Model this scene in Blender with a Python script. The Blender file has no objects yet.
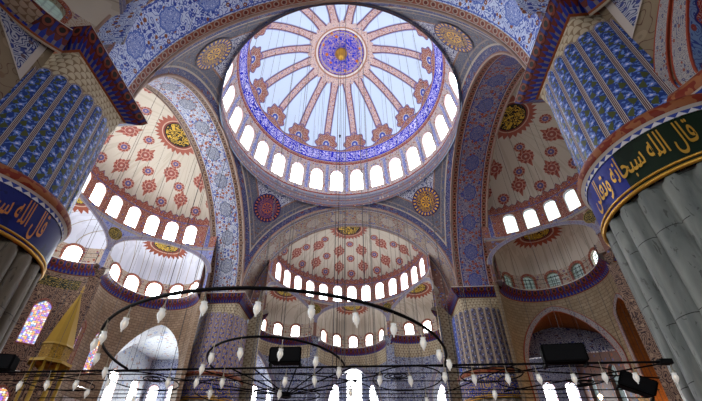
import bpy, math, random
from math import pi, sin, cos, sqrt, radians as rad, asin, acos, atan2, hypot
random.seed(7)
SC = bpy.context.scene
COL = SC.collection

# ------------------------------------------------------------------ node expressions
class NT:
    def __init__(s, name):
        s.m = bpy.data.materials.new(name); s.m.use_nodes = True
        s.t = s.m.node_tree; s.t.nodes.clear()
        s.uvn = s.t.nodes.new('ShaderNodeUVMap'); s.uvn.uv_map = 'UVMap'
        sp = s.t.nodes.new('ShaderNodeSeparateXYZ'); s.t.links.new(s.uvn.outputs[0], sp.inputs[0])
        s.u = X(s, sp.outputs[0]); s.v = X(s, sp.outputs[1])
    def link(s, val, inp):
        if isinstance(val, X): val = val.s
        if isinstance(val, (int, float)):
            inp.default_value = val
        elif isinstance(val, tuple):
            inp.default_value = (*val[:3], 1) if len(inp.default_value) == 4 else val[:3]
        else:
            s.t.links.new(val, inp)
    def math(s, op, a, b=None, c=None):
        n = s.t.nodes.new('ShaderNodeMath'); n.operation = op
        s.link(a, n.inputs[0])
        if b is not None: s.link(b, n.inputs[1])
        if c is not None: s.link(c, n.inputs[2])
        return X(s, n.outputs[0])
    def vec(s, a, b, c=0.0):
        n = s.t.nodes.new('ShaderNodeCombineXYZ')
        for i, q in enumerate((a, b, c)): s.link(q, n.inputs[i])
        return n.outputs[0]
    def noise(s, vec, scale=1.0, detail=1.0, dist=0.0):
        n = s.t.nodes.new('ShaderNodeTexNoise'); n.inputs['Scale'].default_value = scale
        n.inputs['Detail'].default_value = detail; n.inputs['Distortion'].default_value = dist
        s.t.links.new(vec, n.inputs['Vector']); return X(s, n.outputs['Fac'])
    def voro(s, vec, scale=1.0, rnd=1.0):
        n = s.t.nodes.new('ShaderNodeTexVoronoi'); n.inputs['Scale'].default_value = scale
        n.inputs['Randomness'].default_value = rnd
        s.t.links.new(vec, n.inputs['Vector'])
        sp = s.t.nodes.new('ShaderNodeSeparateColor'); s.t.links.new(n.outputs['Color'], sp.inputs[0])
        return X(s, n.outputs['Distance']), X(s, sp.outputs[0]), X(s, sp.outputs[1])
    def mix(s, f, a, b):
        n = s.t.nodes.new('ShaderNodeMix'); n.data_type = 'RGBA'
        s.link(f, n.inputs[0]); s.link(a, n.inputs[6]); s.link(b, n.inputs[7])
        return n.outputs[2]
    def objco(s):
        n = s.t.nodes.new('ShaderNodeTexCoord'); return n.outputs['Object']
    def out(s, color, rough=.5, metal=0.0, emit=None, estr=0.0, bump=None, bstr=.3, spec=.2):
        p = s.t.nodes.new('ShaderNodeBsdfPrincipled')
        if not isinstance(color, tuple) and emit is None:
            g = s.t.nodes.new('ShaderNodeGamma'); g.inputs[1].default_value = 1.4; s.link(color, g.inputs[0]); color = g.outputs[0]
        if metal == 0.0 and emit is None: p.inputs['Specular IOR Level'].default_value = spec
        s.link(color, p.inputs['Base Color']); s.link(rough, p.inputs['Roughness']); s.link(metal, p.inputs['Metallic'])
        if emit is not None:
            s.link(emit, p.inputs['Emission Color']); s.link(estr, p.inputs['Emission Strength'])
        if bump is not None:
            b = s.t.nodes.new('ShaderNodeBump'); b.inputs['Strength'].default_value = bstr; b.inputs['Distance'].default_value = .05
            s.link(bump, b.inputs['Height']); s.t.links.new(b.outputs[0], p.inputs['Normal'])
        o = s.t.nodes.new('ShaderNodeOutputMaterial'); s.t.links.new(p.outputs[0], o.inputs[0])
        return s.m

class X:
    def __init__(s, nt, sock): s.nt = nt; s.s = sock
    def __add__(a, b): return a.nt.math('ADD', a, b)
    __radd__ = __add__
    def __sub__(a, b): return a.nt.math('SUBTRACT', a, b)
    def __rsub__(a, b): return a.nt.math('SUBTRACT', b, a)
    def __mul__(a, b): return a.nt.math('MULTIPLY', a, b)
    __rmul__ = __mul__
    def __truediv__(a, b): return a.nt.math('DIVIDE', a, b)
    def __rtruediv__(a, b): return a.nt.math('DIVIDE', b, a)
    def __lt__(a, b): return a.nt.math('LESS_THAN', a, b)
    def __gt__(a, b): return a.nt.math('GREATER_THAN', a, b)
    def frac(a): return a.nt.math('FRACT', a)
    def floor(a): return a.nt.math('FLOOR', a)
    def abs(a): return a.nt.math('ABSOLUTE', a)
    def sin(a): return a.nt.math('SINE', a)
    def cos(a): return a.nt.math('COSINE', a)
    def sqrt(a): return a.nt.math('SQRT', a)
    def min(a, b): return a.nt.math('MINIMUM', a, b)
    def max(a, b): return a.nt.math('MAXIMUM', a, b)

def btw(v, a, b): return (v > a) * (v < b)
def tri(x): return (x.frac() - .5).abs() * 2          # 0..1 triangle wave
def hyp(a, b): return (a * a + b * b).sqrt()
def at2(N, a, b): return N.math('ARCTAN2', a, b)

def floral(N, u, v, s, bg, vine, petals, vw=.10, pr=.30, freq=3.0):
    """scrolling stems with scattered blossoms"""
    vec = N.vec(u * s, v * s)
    n = N.noise(vec, 1.0, 0.0)
    c = N.mix(((n * freq * 2).frac() - .5).abs() < vw, bg, vine)
    d, r, g = N.voro(vec, 1.0, .8)
    pet = petals[0]
    for i, p in enumerate(petals[1:]):
        pet = N.mix(r > (i + 1) / len(petals), pet, p)
    c = N.mix(d < pr, c, pet)
    return N.mix(d < pr * .35, c, bg)

def ringband(N, u, v, v0, v1, period, bg, ring, core, edge):
    """border: a row of rings between two edge lines"""
    m = (v0 + v1) / 2; h = (v1 - v0) / 2
    x = ((u / period).frac() - .5) * period; y = v - m
    d = hyp(x * (2 * h / period * .95), y)
    c = N.mix(d < h * .74, bg, ring)
    c = N.mix(d < h * .46, c, core)
    return N.mix((v - m).abs() > h * .84, c, edge)

# colours (linear)
CREAM = (.72, .68, .58); WHITE = (.86, .87, .88); PALE = (.66, .74, .88)
RED = (.36, .09, .06); DRED = (.17, .035, .03); RUST = (.42, .17, .09); BLUE = (.04, .07, .38); DBLUE = (.015, .025, .12)
MBLUE = (.12, .20, .55); GREY = (.33, .34, .38); GOLD = (.62, .40, .07); STONE = (.50, .43, .32); TAN = (.42, .30, .19)
GREEN = (.07, .12, .05); BROWN = (.22, .10, .05)
M = {}

def mk_dome():
    N = NT('dome_paint'); az, el = N.u, N.v
    R = 11.2
    rc = (el * (pi / 180)).cos() * (R * pi / 180)        # metres per degree of azimuth
    a = ((az / 22.5 + .81).frac() - .5) * 22.5            # degrees from rib axis
    x = a * rc
    hw = .38 + ((el - 66).max(0.0)) * .016
    base = (.74, .84, .98)
    # ribs
    dot = floral(N, x, el * .195, 4.6, (.80, .66, .64), (.42, .17, .15), [(.42, .12, .08), (.28, .32, .62), (.55, .3, .25)], vw=.14)
    rib = N.mix(x.abs() > hw * .76, dot, (.26, .10, .12))
    c = N.mix(x.abs() < hw * 1.25, base, (.34, .38, .62))
    c = N.mix(x.abs() < hw, c, rib)
    # rosettes at rib feet
    y = (el - 34.9) * .195
    rr = hyp(x, y * 1.0); th = at2(N, y, x)
    lob = 1.25 + (th * 8).cos() * .12
    ros = floral(N, x, y, 4.8, (.38, .13, .09), (.85, .76, .68), [(.42, .10, .05), (.20, .22, .5)])
    c = N.mix(rr < lob + .10, c, (.22, .20, .45))
    c = N.mix(rr < lob, c, ros)
    c = N.mix(rr < .46, c, (.70, .66, .62)); c = N.mix(rr < .38, c, (.10, .16, .55)); c = N.mix(rr < .15, c, (.7, .7, .75))
    # collar around medallion
    t = (el - 71.5) * .195
    col = floral(N, az * .06, el * .195, 4.6, (.80, .68, .64), (.42, .16, .13), [(.36, .12, .08), (.25, .28, .52)])
    c = N.mix(el > 71.2 + ((az * (pi / 180) * 32).cos() * .8), c, col)
    # foot border and inscription band
    low = floral(N, az * .16, el * .195, 4.8, (.38, .13, .09), (.85, .76, .68), [(.42, .10, .05), (.20, .22, .5)])
    c = N.mix(el < 33.0 + ((az * (pi / 180) * 16 + .81 * 2 * pi - pi).cos() * 1.4), c, (.22, .20, .45)); c = N.mix(el < 32.5 + ((az * (pi / 180) * 16 + .81 * 2 * pi - pi).cos() * 1.3), c, low)
    wv = N.vec(az * .26, el * .34)
    sc = N.noise(wv, 1.0, 1.0, 1.2)
    scr = ((sc * 7).frac() - .5).abs() < .2
    band = N.mix(scr * btw(el, 24.6, 30.0), (.03, .05, .62), (.78, .76, .95))
    band = N.mix((el - 27.2).abs() > 3.35, band, (.66, .50, .40))
    band = N.mix((el - 27.2).abs() > 3.75, band, (.25, .10, .10))
    c = N.mix(btw(el, 23.2, 31.2), c, band)
    # crown medallion
    pz = (90 - el) * .195
    ar = az * (pi / 180)
    px, py = ar.cos() * pz, ar.sin() * pz
    n2 = N.noise(N.vec(px, py), 1.5, 1.0, 2.5)
    med = N.mix(((n2 * 5).frac() - .5).abs() < .17, (.05, .09, .66), (.74, .56, .50))
    n3 = N.voro(N.vec(px, py), 1.1)[0]
    med = N.mix(n3 < .2, med, (.70, .28, .06))
    med = N.mix((pz - 2.30).abs() < .06, med, (.6, .5, .4))
    c = N.mix(pz < 3.0, c, (.55, .34, .25)); c = N.mix(pz < 2.82, c, (.82, .78, .74)); c = N.mix(pz < 2.62, c, (.30, .10, .08)); c = N.mix(pz < 2.52, c, med)
    return N.out(c, .6)

def mk_drum():
    N = NT('drum_tiles'); u, v = N.u, N.v
    c = floral(N, u, v, 3.6, (.62, .56, .54), (.40, .20, .16), [(.38, .12, .08), (.18, .22, .52), (.55, .32, .22)], pr=.34)
    p = 2 * pi * 11.2 / 28
    x = ((u / p).frac() - .5) * p                        # 0 = window axis
    c = N.mix(((x.abs() - p / 2).abs() < .18) * btw(v, 33.5, 37.2), c, floral(N, x, v, 4.5, (.24, .28, .56), (.6, .6, .7), [(.5, .2, .14), (.7, .7, .8)]))
    c = N.mix(v < 33.15, c, (.36, .36, .40)); c = N.mix(btw(v, 32.95, 33.15), c, RED)
    c = N.mix(v > 37.35, c, (.40, .12, .09))
    return N.out(c, .6)

def mk_cornice_ring():
    N = NT('ring_moulding_paint'); u, v = N.u, N.v
    c = floral(N, u, v, 3.0, (.22, .21, .26), (.09, .09, .18), [(.34, .14, .08), (.10, .13, .34), (.5, .42, .36)], pr=.36)
    c = N.mix(((v * 1.9).frac() < .14), c, (.34, .28, .25))
    c = N.mix((v * 1.1).frac() < .12, c, (.28, .12, .08))
    return N.out(c, .6)

def mk_pend():
    N = NT('pendentive_paint'); s_, t = N.u, N.v           # s: distance from arch edge, t: along
    gold = floral(N, s_, t, 2.6, (.17, .18, .24), (.32, .28, .28), [(.24, .13, .08), (.12, .15, .34), (.36, .31, .28)], pr=.26)
    inner = floral(N, s_, t, 2.4, (.58, .58, .64), (.06, .08, .26), [(.10, .13, .34), (.22, .12, .09)], vw=.16)
    c = gold
    c = N.mix(s_ > 2.0, c, inner)
    c = N.mix(btw(s_, 1.85, 2.0), c, (.36, .22, .16))
    c = N.mix(btw(s_, 1.05, 1.15), c, (.36, .30, .28))
    c = N.mix(s_ < .72, c, floral(N, s_, t, 3.2, (.09, .10, .24), (.32, .31, .38), [(.36, .32, .32), (.28, .09, .05)]))
    c = N.mix(s_ < .14, c, (.36, .16, .10))
    c = N.mix(btw(s_, .60, .74), c, (.50, .44, .38))
    return N.out(c, .6)

def mk_roundel(name, bg, fg, rim):
    N = NT(name); x, y = N.u, N.v                          # unit disc coordinates
    r = hyp(x, y); th = at2(N, y, x)
    n = N.noise(N.vec(x * 2.3, y * 2.3), 1.5, 0.0, 2.2)
    c = N.mix(((n * 5).frac() - .5).abs() < .16, bg, fg)
    c = N.mix(r < .36, c, fg); c = N.mix((r < .30) * ((th * 8).sin() > 0), c, bg)
    c = N.mix(r > .72, c, rim); c = N.mix((r > .76) * ((th * 24).sin() > .1), c, fg); c = N.mix(r > .92, c, bg)
    return N.out(c, .45)

def mk_soffit(name, bg, vine, petals, edgebg, ring, core, med):
    N = NT(name); a, l = N.u, N.v                          # across 0..3.6, along
    c = floral(N, a, l, 3.0, bg, vine, petals, vw=.15, pr=.40, freq=2.4)
    x = a - 1.8; y = ((l / 3.05 + .5).frac() - .5) * 3.05
    rr = hyp(x, y * .82); th = at2(N, y, x); lob = .66 + (th * 8).cos() * .04
    c = N.mix(rr < lob, c, med); c = N.mix(rr < lob - .09, c, floral(N, a, l, 6.0, med, bg, [bg, vine], vw=.16))
    b = (a - 1.8).abs()
    bord = ringband(N, l, b, 1.22, 1.72, .55, edgebg, ring, core, (.62, .58, .56))
    c = N.mix(b > 1.22, c, bord); c = N.mix(b > 1.72, c, DRED)
    c = N.mix(btw(b, 1.10, 1.17), c, vine)
    return N.out(c, .45)

def mk_half():
    N = NT('half_dome_paint'); ph, e = N.u, N.v            # degrees, degrees
    er = e * (pi / 180)
    rr = er.cos() * 9.15
    mp = ((er.sin() * 9.15) * (er.sin() * 9.15) + (er.cos() * 4.05) * (er.cos() * 4.05)).sqrt() * (pi / 180)
    c = (.62, .57, .50)
    c = N.mix(N.noise(N.vec(ph * .3, e * .02), 1.0, 2.0) > .56, c, (.57, .52, .45))
    rows = [(20, 24, .5, .56, 0), (30, 24, 0, .68, 1), (42, 28, .5, .54, 0), (51, 30, 0, .72, 1), (60, 44, .5, .50, 0)]
    for e0, W, off, R0, kind in rows:
        x = ((ph / W + off).frac() - .5) * W * rr * (pi / 180); y = (e - e0) * mp
        d = hyp(x, y); th = at2(N, y, x)
        lob = R0 + (th * (12 if kind else 16)).cos() * (.045 if kind else .03)
        body = N.mix((th * 9 + d * 9).sin() > .2, (.36, .12, .10), (.52, .28, .23)); body = N.mix(d < R0 * .60, body, (.60, .44, .37)); body = N.mix(d < R0 * .52, body, (.38, .15, .13) if kind else (.20, .17, .34)); body = N.mix(d < R0 * .18, body, (.58, .42, .36))
        if kind:
            fin = (x.abs() < (R0 * 1.75 - y.abs()) * .35) * (y.abs() < R0 * 1.6)
            c = N.mix(fin, c, (.42, .18, .14))
        c = N.mix(d < lob, c, body)
    # toothed border above the windows
    z = (ph / 4.0)
    lam = tri(z) * 4.0 + tri(z * .5) * 3.4 + 5.8
    bor = floral(N, ph * .16, e * .08, 3.2, (.36, .11, .08), (.6, .45, .38), [(.20, .2, .44), (.55, .4, .33)])
    c = N.mix(e < lam + .9, c, (.20, .13, .22)); c = N.mix(e < lam, c, bor)
    # crown: toothed ring and gilt script disc
    X_ = rr * (ph * (pi / 180)).sin(); Y_ = rr * (ph * (pi / 180)).cos() - 1.7
    pz = hyp(X_ * .85, Y_); th = at2(N, Y_, X_)
    sp = 1.72 + tri(th * (14 / pi)) * .36
    c = N.mix(pz < sp, c, (.42, .17, .13)); c = N.mix(pz < 1.46, c, (.60, .42, .34)); c = N.mix(pz < 1.36, c, (.28, .09, .07)); c = N.mix(pz < 1.22, c, (.04, .03, .02))
    n = N.noise(N.vec(X_, Y_), 1.7, 0.0, 1.2)
    c = N.mix((((n * 5).frac() - .5).abs() < .22) * (pz < 1.12), c, (.66, .47, .09))
    # outer border near the arch
    bo = floral(N, ph * .16, e * .08, 3.2, (.5, .38, .3), (.3, .12, .1), [(.36, .12, .08), (.2, .22, .44)])
    c = N.mix((ph.abs() > 84.5), c, bo)
    return N.out(c, .6)

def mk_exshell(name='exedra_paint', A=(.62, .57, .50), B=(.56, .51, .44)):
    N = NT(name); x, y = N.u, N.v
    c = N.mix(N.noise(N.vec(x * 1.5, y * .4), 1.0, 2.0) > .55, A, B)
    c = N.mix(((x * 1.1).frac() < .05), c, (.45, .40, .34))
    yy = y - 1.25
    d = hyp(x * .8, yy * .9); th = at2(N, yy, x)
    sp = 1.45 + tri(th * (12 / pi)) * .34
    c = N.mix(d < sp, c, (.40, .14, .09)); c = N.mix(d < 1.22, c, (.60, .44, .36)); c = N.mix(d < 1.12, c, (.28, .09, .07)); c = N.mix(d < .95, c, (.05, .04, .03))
    n = N.noise(N.vec(x * 2.2, y * 2.2), 1.0, 0.0, 1.5)
    c = N.mix((((n * 6).frac() - .5).abs() < .27) * (d < .88), c, (.75, .55, .10))
    return N.out(c, .6)

def mk_tile(name, bg, vine, petals, s=2.6, rough=.5, **k):
    N = NT(name)
    return N.out(floral(N, N.u, N.v, s, bg, vine, petals, **k), rough)

def mk_winband():
    N = NT('window_band_paint'); u, v = N.u, N.v
    c = floral(N, u, v, 3.4, (.36, .13, .10), (.60, .48, .42), [(.18, .2, .46), (.5, .3, .22)], pr=.3)
    p = 9.15 * rad(12); x = ((u / p).frac() - .5) * p      # 0 = window axis (band starts at a half bay)
    side = (x.abs() - p / 2).abs()
    c = N.mix(side < .20, c, floral(N, u, v, 4.4, (.13, .15, .42), (.5, .5, .6), [(.45, .45, .6), (.4, .15, .1)]))
    c = N.mix(btw(side, .20, .25), c, (.55, .48, .40))
    c = N.mix(v < 24.55, c, (.40, .37, .40)); c = N.mix(v > 27.3, c, (.2, .2, .4))
    return N.out(c, .55)

def mk_spandrel():
    N = NT('spandrel_paint'); u, v = N.u, N.v
    c = floral(N, u, v, 2.6, (.36, .22, .18), (.20, .10, .09), [(.17, .20, .44), (.5, .38, .32), (.26, .3, .5)], pr=.34)
    return N.out(c, .55)

def mk_archband(name, bg, vine, line):
    N = NT(name); l, w = N.u, N.v
    c = floral(N, l, w, 4.5, bg, vine, [vine, (.35, .13, .09)])
    c = N.mix((w - .5).abs() > .40, c, line)
    return N.out(c, .5)

def mk_cornice():
    N = NT('cornice_paint'); l, p = N.u, N.v               # along, profile 0..1 from top lip down
    x = ((l / .62).frac() - .5) * .62; y = (p - .30) * 1.2
    c = N.mix(hyp(x, y) < .22, (.13, .03, .025), (.30, .10, .06)); c = N.mix(hyp(x, y) < .13, c, (.05, .035, .03))
    c = N.mix(((x.abs() - .31).abs() < .07) * btw(p, .12, .5), c, (.05, .06, .26))
    x2 = ((l / .31).frac() - .5).abs()
    tooth = x2 * 2 < (p - .50) * 3.3
    c = N.mix(p > .50, c, N.mix(tooth, (.20, .05, .04), (.06, .08, .34)))
    c = N.mix((p > .68) * (x2 < .30), c, (.04, .07, .36)); c = N.mix((p > .70) * (x2 > .30), c, (.26, .22, .24))
    c = N.mix(p > .88, c, (.35, .13, .05)); c = N.mix(p > .94, c, (.5, .44, .34))
    c = N.mix(p < .10, c, (.62, .58, .54)); c = N.mix(btw(p, .10, .13), c, DRED)
    return N.out(c, .5)

def mk_stone(name, a, b, line, bw=.62, bh=.30, rough=.6, mortar=.02):
    N = NT(name)
    n = N.t.nodes.new('ShaderNodeTexBrick')
    n.inputs['Scale'].default_value = 1; n.inputs['Brick Width'].default_value = bw; n.inputs['Row Height'].default_value = bh
    n.inputs['Mortar Size'].default_value = mortar; n.inputs['Color1'].default_value = (*a, 1); n.inputs['Color2'].default_value = (*b, 1); n.inputs['Mortar'].default_value = (*line, 1)
    N.t.links.new(N.uvn.outputs[0], n.inputs['Vector'])
    st = N.noise(N.vec(N.u * .8, N.v * .8), 1.0, 4.0)
    c = N.mix((st - .45) * 1.6, n.outputs[0], (a[0] * .62, a[1] * .58, a[2] * .5))
    return N.out(c, rough)

def mk_muqarnas():
    N = NT('stalactite_stone')
    u, v = N.u, N.v
    row = (v / .30).floor()
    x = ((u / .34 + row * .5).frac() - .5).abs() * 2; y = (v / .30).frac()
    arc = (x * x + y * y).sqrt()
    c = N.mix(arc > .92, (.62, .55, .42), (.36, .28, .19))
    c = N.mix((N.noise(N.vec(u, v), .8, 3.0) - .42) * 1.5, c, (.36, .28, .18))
    return N.out(c, .6)

def mk_flute(name, c1, c2, dark):
    N = NT(name); u, v = N.u, N.v
    n = N.noise(N.vec(u * 2.2, v * .45), 1.0, 5.0, .8)
    c = N.mix((n - .35) * 2.4, c1, c2)
    n2 = N.noise(N.vec(u * 6, v * 1.4), 1.0, 3.0, 1.5)
    c = N.mix((n2 > .64) * .5, c, dark)
    blk = ((v / 2.35 + (u * .5).floor() * .37).frac() < .010)
    c = N.mix(blk, c, dark)
    return N.out(c, .38)

def mk_panel(name, nfl, field, leaf, flower, frame, line, edge, small=False):
    """painted flutes: v = metres, u = flute index"""
    N = NT(name); u, v = N.u, N.v
    x = u.frac() - .5
    w = 2 * pi * 2.5 / nfl
    xm = x * w
    wave = (v * 6.6).sin() * .12
    c = field
    n = N.noise(N.vec(xm * 7 + u.floor() * 7, v * 7), 1.2, 1.0)
    c = N.mix(n > .56, c, (field[0] * 2.2 + .1, field[1] * 2.2 + .1, min(1, field[2] * 1.5 + .15)) if not small else tuple(q * 1.3 for q in field))
    d = (xm - wave).abs()
    leafm = (d < .060 + (v * 14.0).cos() * .045) * ((v * 2.1).frac() > .15)
    c = N.mix(leafm, c, leaf)
    y = ((v * 2.1 + .25).frac() - .5) / 2.1
    fx = xm + wave * 1.15
    fd = hyp(fx, y); fa = at2(N, y, fx); c = N.mix(fd < .095 + (fa * 5).cos() * .02, c, flower); c = N.mix(fd < .035, c, (.75, .75, .8))
    vy = v.max(0.0) / .36 * .5
    e = hyp(x, vy)
    c = N.mix(e > .35, c, edge); c = N.mix(e > .375, c, frame); c = N.mix(e > .41, c, line); c = N.mix(e > .452, c, frame); c = N.mix(e > .478, c, line)
    return N.out(c, .4)

def mk_inscr(name, bg, small=True):
    N = NT(name)
    n = N.noise(N.vec(N.u, N.v), 1.2, 3.0)
    c = N.mix(n > .6, bg, (bg[0] * .7, bg[1] * .7, bg[2] * .7))
    return N.out(c, .4)

def mk_mould():
    N = NT('painted_moulding'); u, v = N.u, N.v            # v 0..1 bottom to top
    c = N.mix(N.noise(N.vec(u * 4, v * 3), 1.0, 1.0) > .5, (.30, .07, .04), (.42, .20, .10))
    x = ((u / .30).frac() - .5).abs() * 2
    teeth = N.mix(x < (v * 3.2), (.72, .72, .74), (.07, .12, .42))
    c = N.mix(v < .30, c, teeth); c = N.mix(btw(v, .30, .36), c, (.6, .56, .5)); c = N.mix(v > .92, c, (.6, .55, .5))
    return N.out(c, .45)

def mk_plain(name, col, rough=.5, metal=0.0, emit=None, es=0.0, var=.12):
    N = NT(name)
    n = N.noise(N.objco(), 3.0, 3.0)
    c = N.mix(n * var * 2, col, tuple(q * .6 for q in col))
    return N.out(c, rough, metal, emit, es, spec=.08 if max(col) < .03 else .4)

def mk_glass(name, col, es, lead=.25, grid=.20, lw=.10):
    """daylit leaded window glass"""
    N = NT(name); u, v = N.u, N.v
    x = ((u / grid).frac() - .5).abs(); y = ((v / grid).frac() - .5).abs()
    m = x.max(y) > .5 - lw
    c = N.mix(m, col, tuple(q * lead for q in col))
    return N.out((.3, .32, .35), .2, 0, c, es)

def mk_stained(name, es=.75):
    N = NT(name); u, v = N.u, N.v
    g = .16
    d, r, q = N.voro(N.vec(u / g, v / g), 1.0, .25)
    c = N.mix(r > .22, (.9, .9, 1.0), (.38, .13, .85)); c = N.mix(r > .42, c, (.95, .45, .08)); c = N.mix(r > .58, c, (.1, .35, .8)); c = N.mix(r > .72, c, (.9, .75, .25)); c = N.mix(r > .85, c, (.75, .2, .35))
    c = N.mix(d > .52, c, (.08, .05, .05))
    return N.out((.2, .2, .2), .3, 0, c, es)

def mk_field():
    N = NT('blue_field_tile'); u, v = N.u, N.v
    c = floral(N, u, v, 2.6, (.34, .48, .66), (.08, .14, .42), [(.09, .14, .45), (.45, .12, .08), (.6, .6, .66)], pr=.34)
    x = ((u / 2.3 + (v / 2.3).floor() * .5).frac() - .5) * 2.3; y = ((v / 2.3).frac() - .5) * 2.3
    d = hyp(x, y); th = at2(N, y, x); lob = .84 + (th * 10).cos() * .07
    c = N.mix(d < lob + .09, c, (.07, .09, .3)); c = N.mix(d < lob, c, floral(N, u, v, 5.0, (.46, .08, .05), (.62, .45, .40), [(.5, .12, .08), (.2, .2, .5)], vw=.14))
    c = N.mix(d < .2, c, (.5, .55, .65))
    return N.out(c, .35)

def mk_cup():
    N = NT('lamp_glass'); t = N.t
    gl = t.nodes.new('ShaderNodeBsdfPrincipled'); gl.inputs['Base Color'].default_value = (.75, .78, .78, 1); gl.inputs['Roughness'].default_value = .12; gl.inputs['Emission Color'].default_value = (1, .96, .88, 1); gl.inputs['Emission Strength'].default_value = .07; gl.inputs['Specular IOR Level'].default_value = .8
    tr = t.nodes.new('ShaderNodeBsdfTransparent'); mx = t.nodes.new('ShaderNodeMixShader'); mx.inputs[0].default_value = .78
    t.links.new(tr.outputs[0], mx.inputs[1]); t.links.new(gl.outputs[0], mx.inputs[2])
    o = t.nodes.new('ShaderNodeOutputMaterial'); t.links.new(mx.outputs[0], o.inputs[0]); return N.m

def mats():
    M['dome'] = mk_dome(); M['drum'] = mk_drum(); M['ring'] = mk_cornice_ring(); M['pend'] = mk_pend()
    M['roundel_far'] = mk_roundel('roundel_rust', (.05, .05, .22), (.50, .20, .10), (.03, .03, .12))
    M['roundel_gold'] = mk_roundel('roundel_gold', (.10, .05, .12), (.72, .45, .06), (.05, .05, .25))
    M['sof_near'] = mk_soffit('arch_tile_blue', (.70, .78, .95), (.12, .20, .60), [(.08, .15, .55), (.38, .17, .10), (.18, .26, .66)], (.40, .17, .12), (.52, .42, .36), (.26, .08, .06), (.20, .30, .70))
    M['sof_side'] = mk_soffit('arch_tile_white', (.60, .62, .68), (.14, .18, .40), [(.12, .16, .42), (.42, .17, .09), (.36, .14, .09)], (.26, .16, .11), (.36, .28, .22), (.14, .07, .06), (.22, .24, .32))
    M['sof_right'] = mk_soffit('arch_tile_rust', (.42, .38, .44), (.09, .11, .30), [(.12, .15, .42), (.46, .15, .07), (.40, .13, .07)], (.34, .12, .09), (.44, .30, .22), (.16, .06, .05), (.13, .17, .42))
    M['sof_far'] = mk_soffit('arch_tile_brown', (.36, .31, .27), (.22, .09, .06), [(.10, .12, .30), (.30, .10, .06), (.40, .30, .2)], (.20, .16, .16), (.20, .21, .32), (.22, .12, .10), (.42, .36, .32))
    M['half'] = mk_half(); M['ex'] = mk_exshell(); M['ex_left'] = mk_exshell('white_exedra_paint', (.74, .76, .84), (.68, .70, .78)); M['winband'] = mk_winband(); M['span'] = mk_spandrel()  # ex_left: exedra paint lightened and cooled, sunlight put into its colour
    M['aband'] = mk_archband('arch_band_paint', (.38, .36, .42), (.16, .18, .38), (.52, .46, .40))
    M['aband_pale'] = mk_archband('pale_arch_band_paint', (.62, .58, .55), (.45, .25, .20), (.50, .42, .36))
    M['aband2'] = mk_archband('red_arch_band_paint', (.45, .42, .40), (.12, .13, .25), (.40, .11, .06))
    M['exwin'] = mk_tile('exedra_window_paint', (.56, .50, .43), (.42, .25, .18), [(.40, .14, .09), (.30, .2, .3)], 2.6)
    M['cornice'] = mk_cornice(); M['mould'] = mk_mould()
    M['brick'] = mk_stone('beige_masonry', (.45, .38, .28), (.39, .32, .23), (.27, .21, .14))
    M['soffit_in'] = mk_stone('rust_masonry', (.42, .20, .07), (.36, .17, .06), (.22, .12, .06))
    M['pale'] = mk_tile('pale_aisle_paint', (.60, .62, .62), (.42, .45, .52), [(.45, .33, .28), (.34, .42, .6)], 1.6)
    M['bluewhite'] = mk_tile('blue_white_tile', (.50, .52, .58), (.07, .09, .25), [(.10, .13, .34), (.2, .14, .16)], 3.0, vw=.18)
    M['bluefield'] = mk_field()
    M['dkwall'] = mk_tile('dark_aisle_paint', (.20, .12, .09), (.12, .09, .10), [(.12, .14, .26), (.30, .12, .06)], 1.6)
    M['muq'] = mk_muqarnas()
    M['brick_left'] = mk_stone('brown_masonry', (.46, .36, .27), (.38, .28, .20), (.20, .13, .10), .5, .26)
    M['green_gilt'] = mk_tile('green_gilt_script', (.03, .05, .03), (.45, .34, .10), [(.03, .05, .03), (.4, .3, .08)], 2.6, vw=.14)
    M['in_far'] = mk_tile('gilt_blue_band', (.10, .13, .40), (.60, .45, .16), [(.55, .42, .2), (.7, .66, .6)], 2.4, vw=.14)
    M['span_blue'] = mk_tile('blue_spandrel_paint', (.40, .42, .62), (.14, .18, .48), [(.16, .20, .55), (.45, .25, .2)], 2.4)
    M['near_haunch'] = mk_tile('near_haunch_tile', (.70, .78, .95), (.12, .20, .60), [(.08, .15, .55), (.38, .17, .10)], 3.0, vw=.15, pr=.4)
    M['plaster'] = mk_tile('aged_beige_plaster', (.34, .28, .20), (.20, .12, .09), [(.30, .22, .15), (.40, .33, .24)], 1.3, vw=.05)
    M['arab'] = mk_tile('brown_arabesque', (.38, .27, .20), (.10, .06, .06), [(.14, .09, .08), (.48, .36, .26)], 2.4, vw=.17)
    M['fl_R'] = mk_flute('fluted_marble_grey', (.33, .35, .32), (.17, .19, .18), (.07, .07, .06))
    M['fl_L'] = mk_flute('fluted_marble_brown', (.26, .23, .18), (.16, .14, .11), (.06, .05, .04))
    M['fl_F'] = mk_flute('fluted_marble_pale', (.52, .47, .40), (.40, .36, .30), (.25, .2, .16))
    M['pn_near'] = mk_panel('blue_flute_panels', 24, (.055, .11, .33), (.15, .17, .07), (.30, .40, .74), (.60, .58, .56), (.17, .04, .04), (.07, .07, .16))
    M['pn_farR'] = mk_panel('beige_flute_panels', 24, (.26, .22, .22), (.10, .10, .18), (.14, .18, .40), (.66, .60, .50), (.40, .30, .22), (.12, .12, .20), True)
    M['pn_farB'] = mk_panel('blue_far_flute_panels', 24, (.06, .12, .45), (.10, .14, .30), (.35, .45, .75), (.40, .42, .50), (.12, .10, .2), (.05, .07, .25), True)
    M['pn_farL'] = mk_panel('brown_flute_panels', 24, (.44, .34, .26), (.14, .14, .34), (.15, .19, .48), (.56, .46, .35), (.14, .17, .45), (.34, .24, .18), True)
    M['in_blue'] = mk_inscr('inscription_blue', (.035, .06, .34)); M['in_green'] = mk_inscr('inscription_green', (.02, .05, .025))
    M['in_navy'] = mk_inscr('inscription_navy', (.025, .04, .22))
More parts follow.
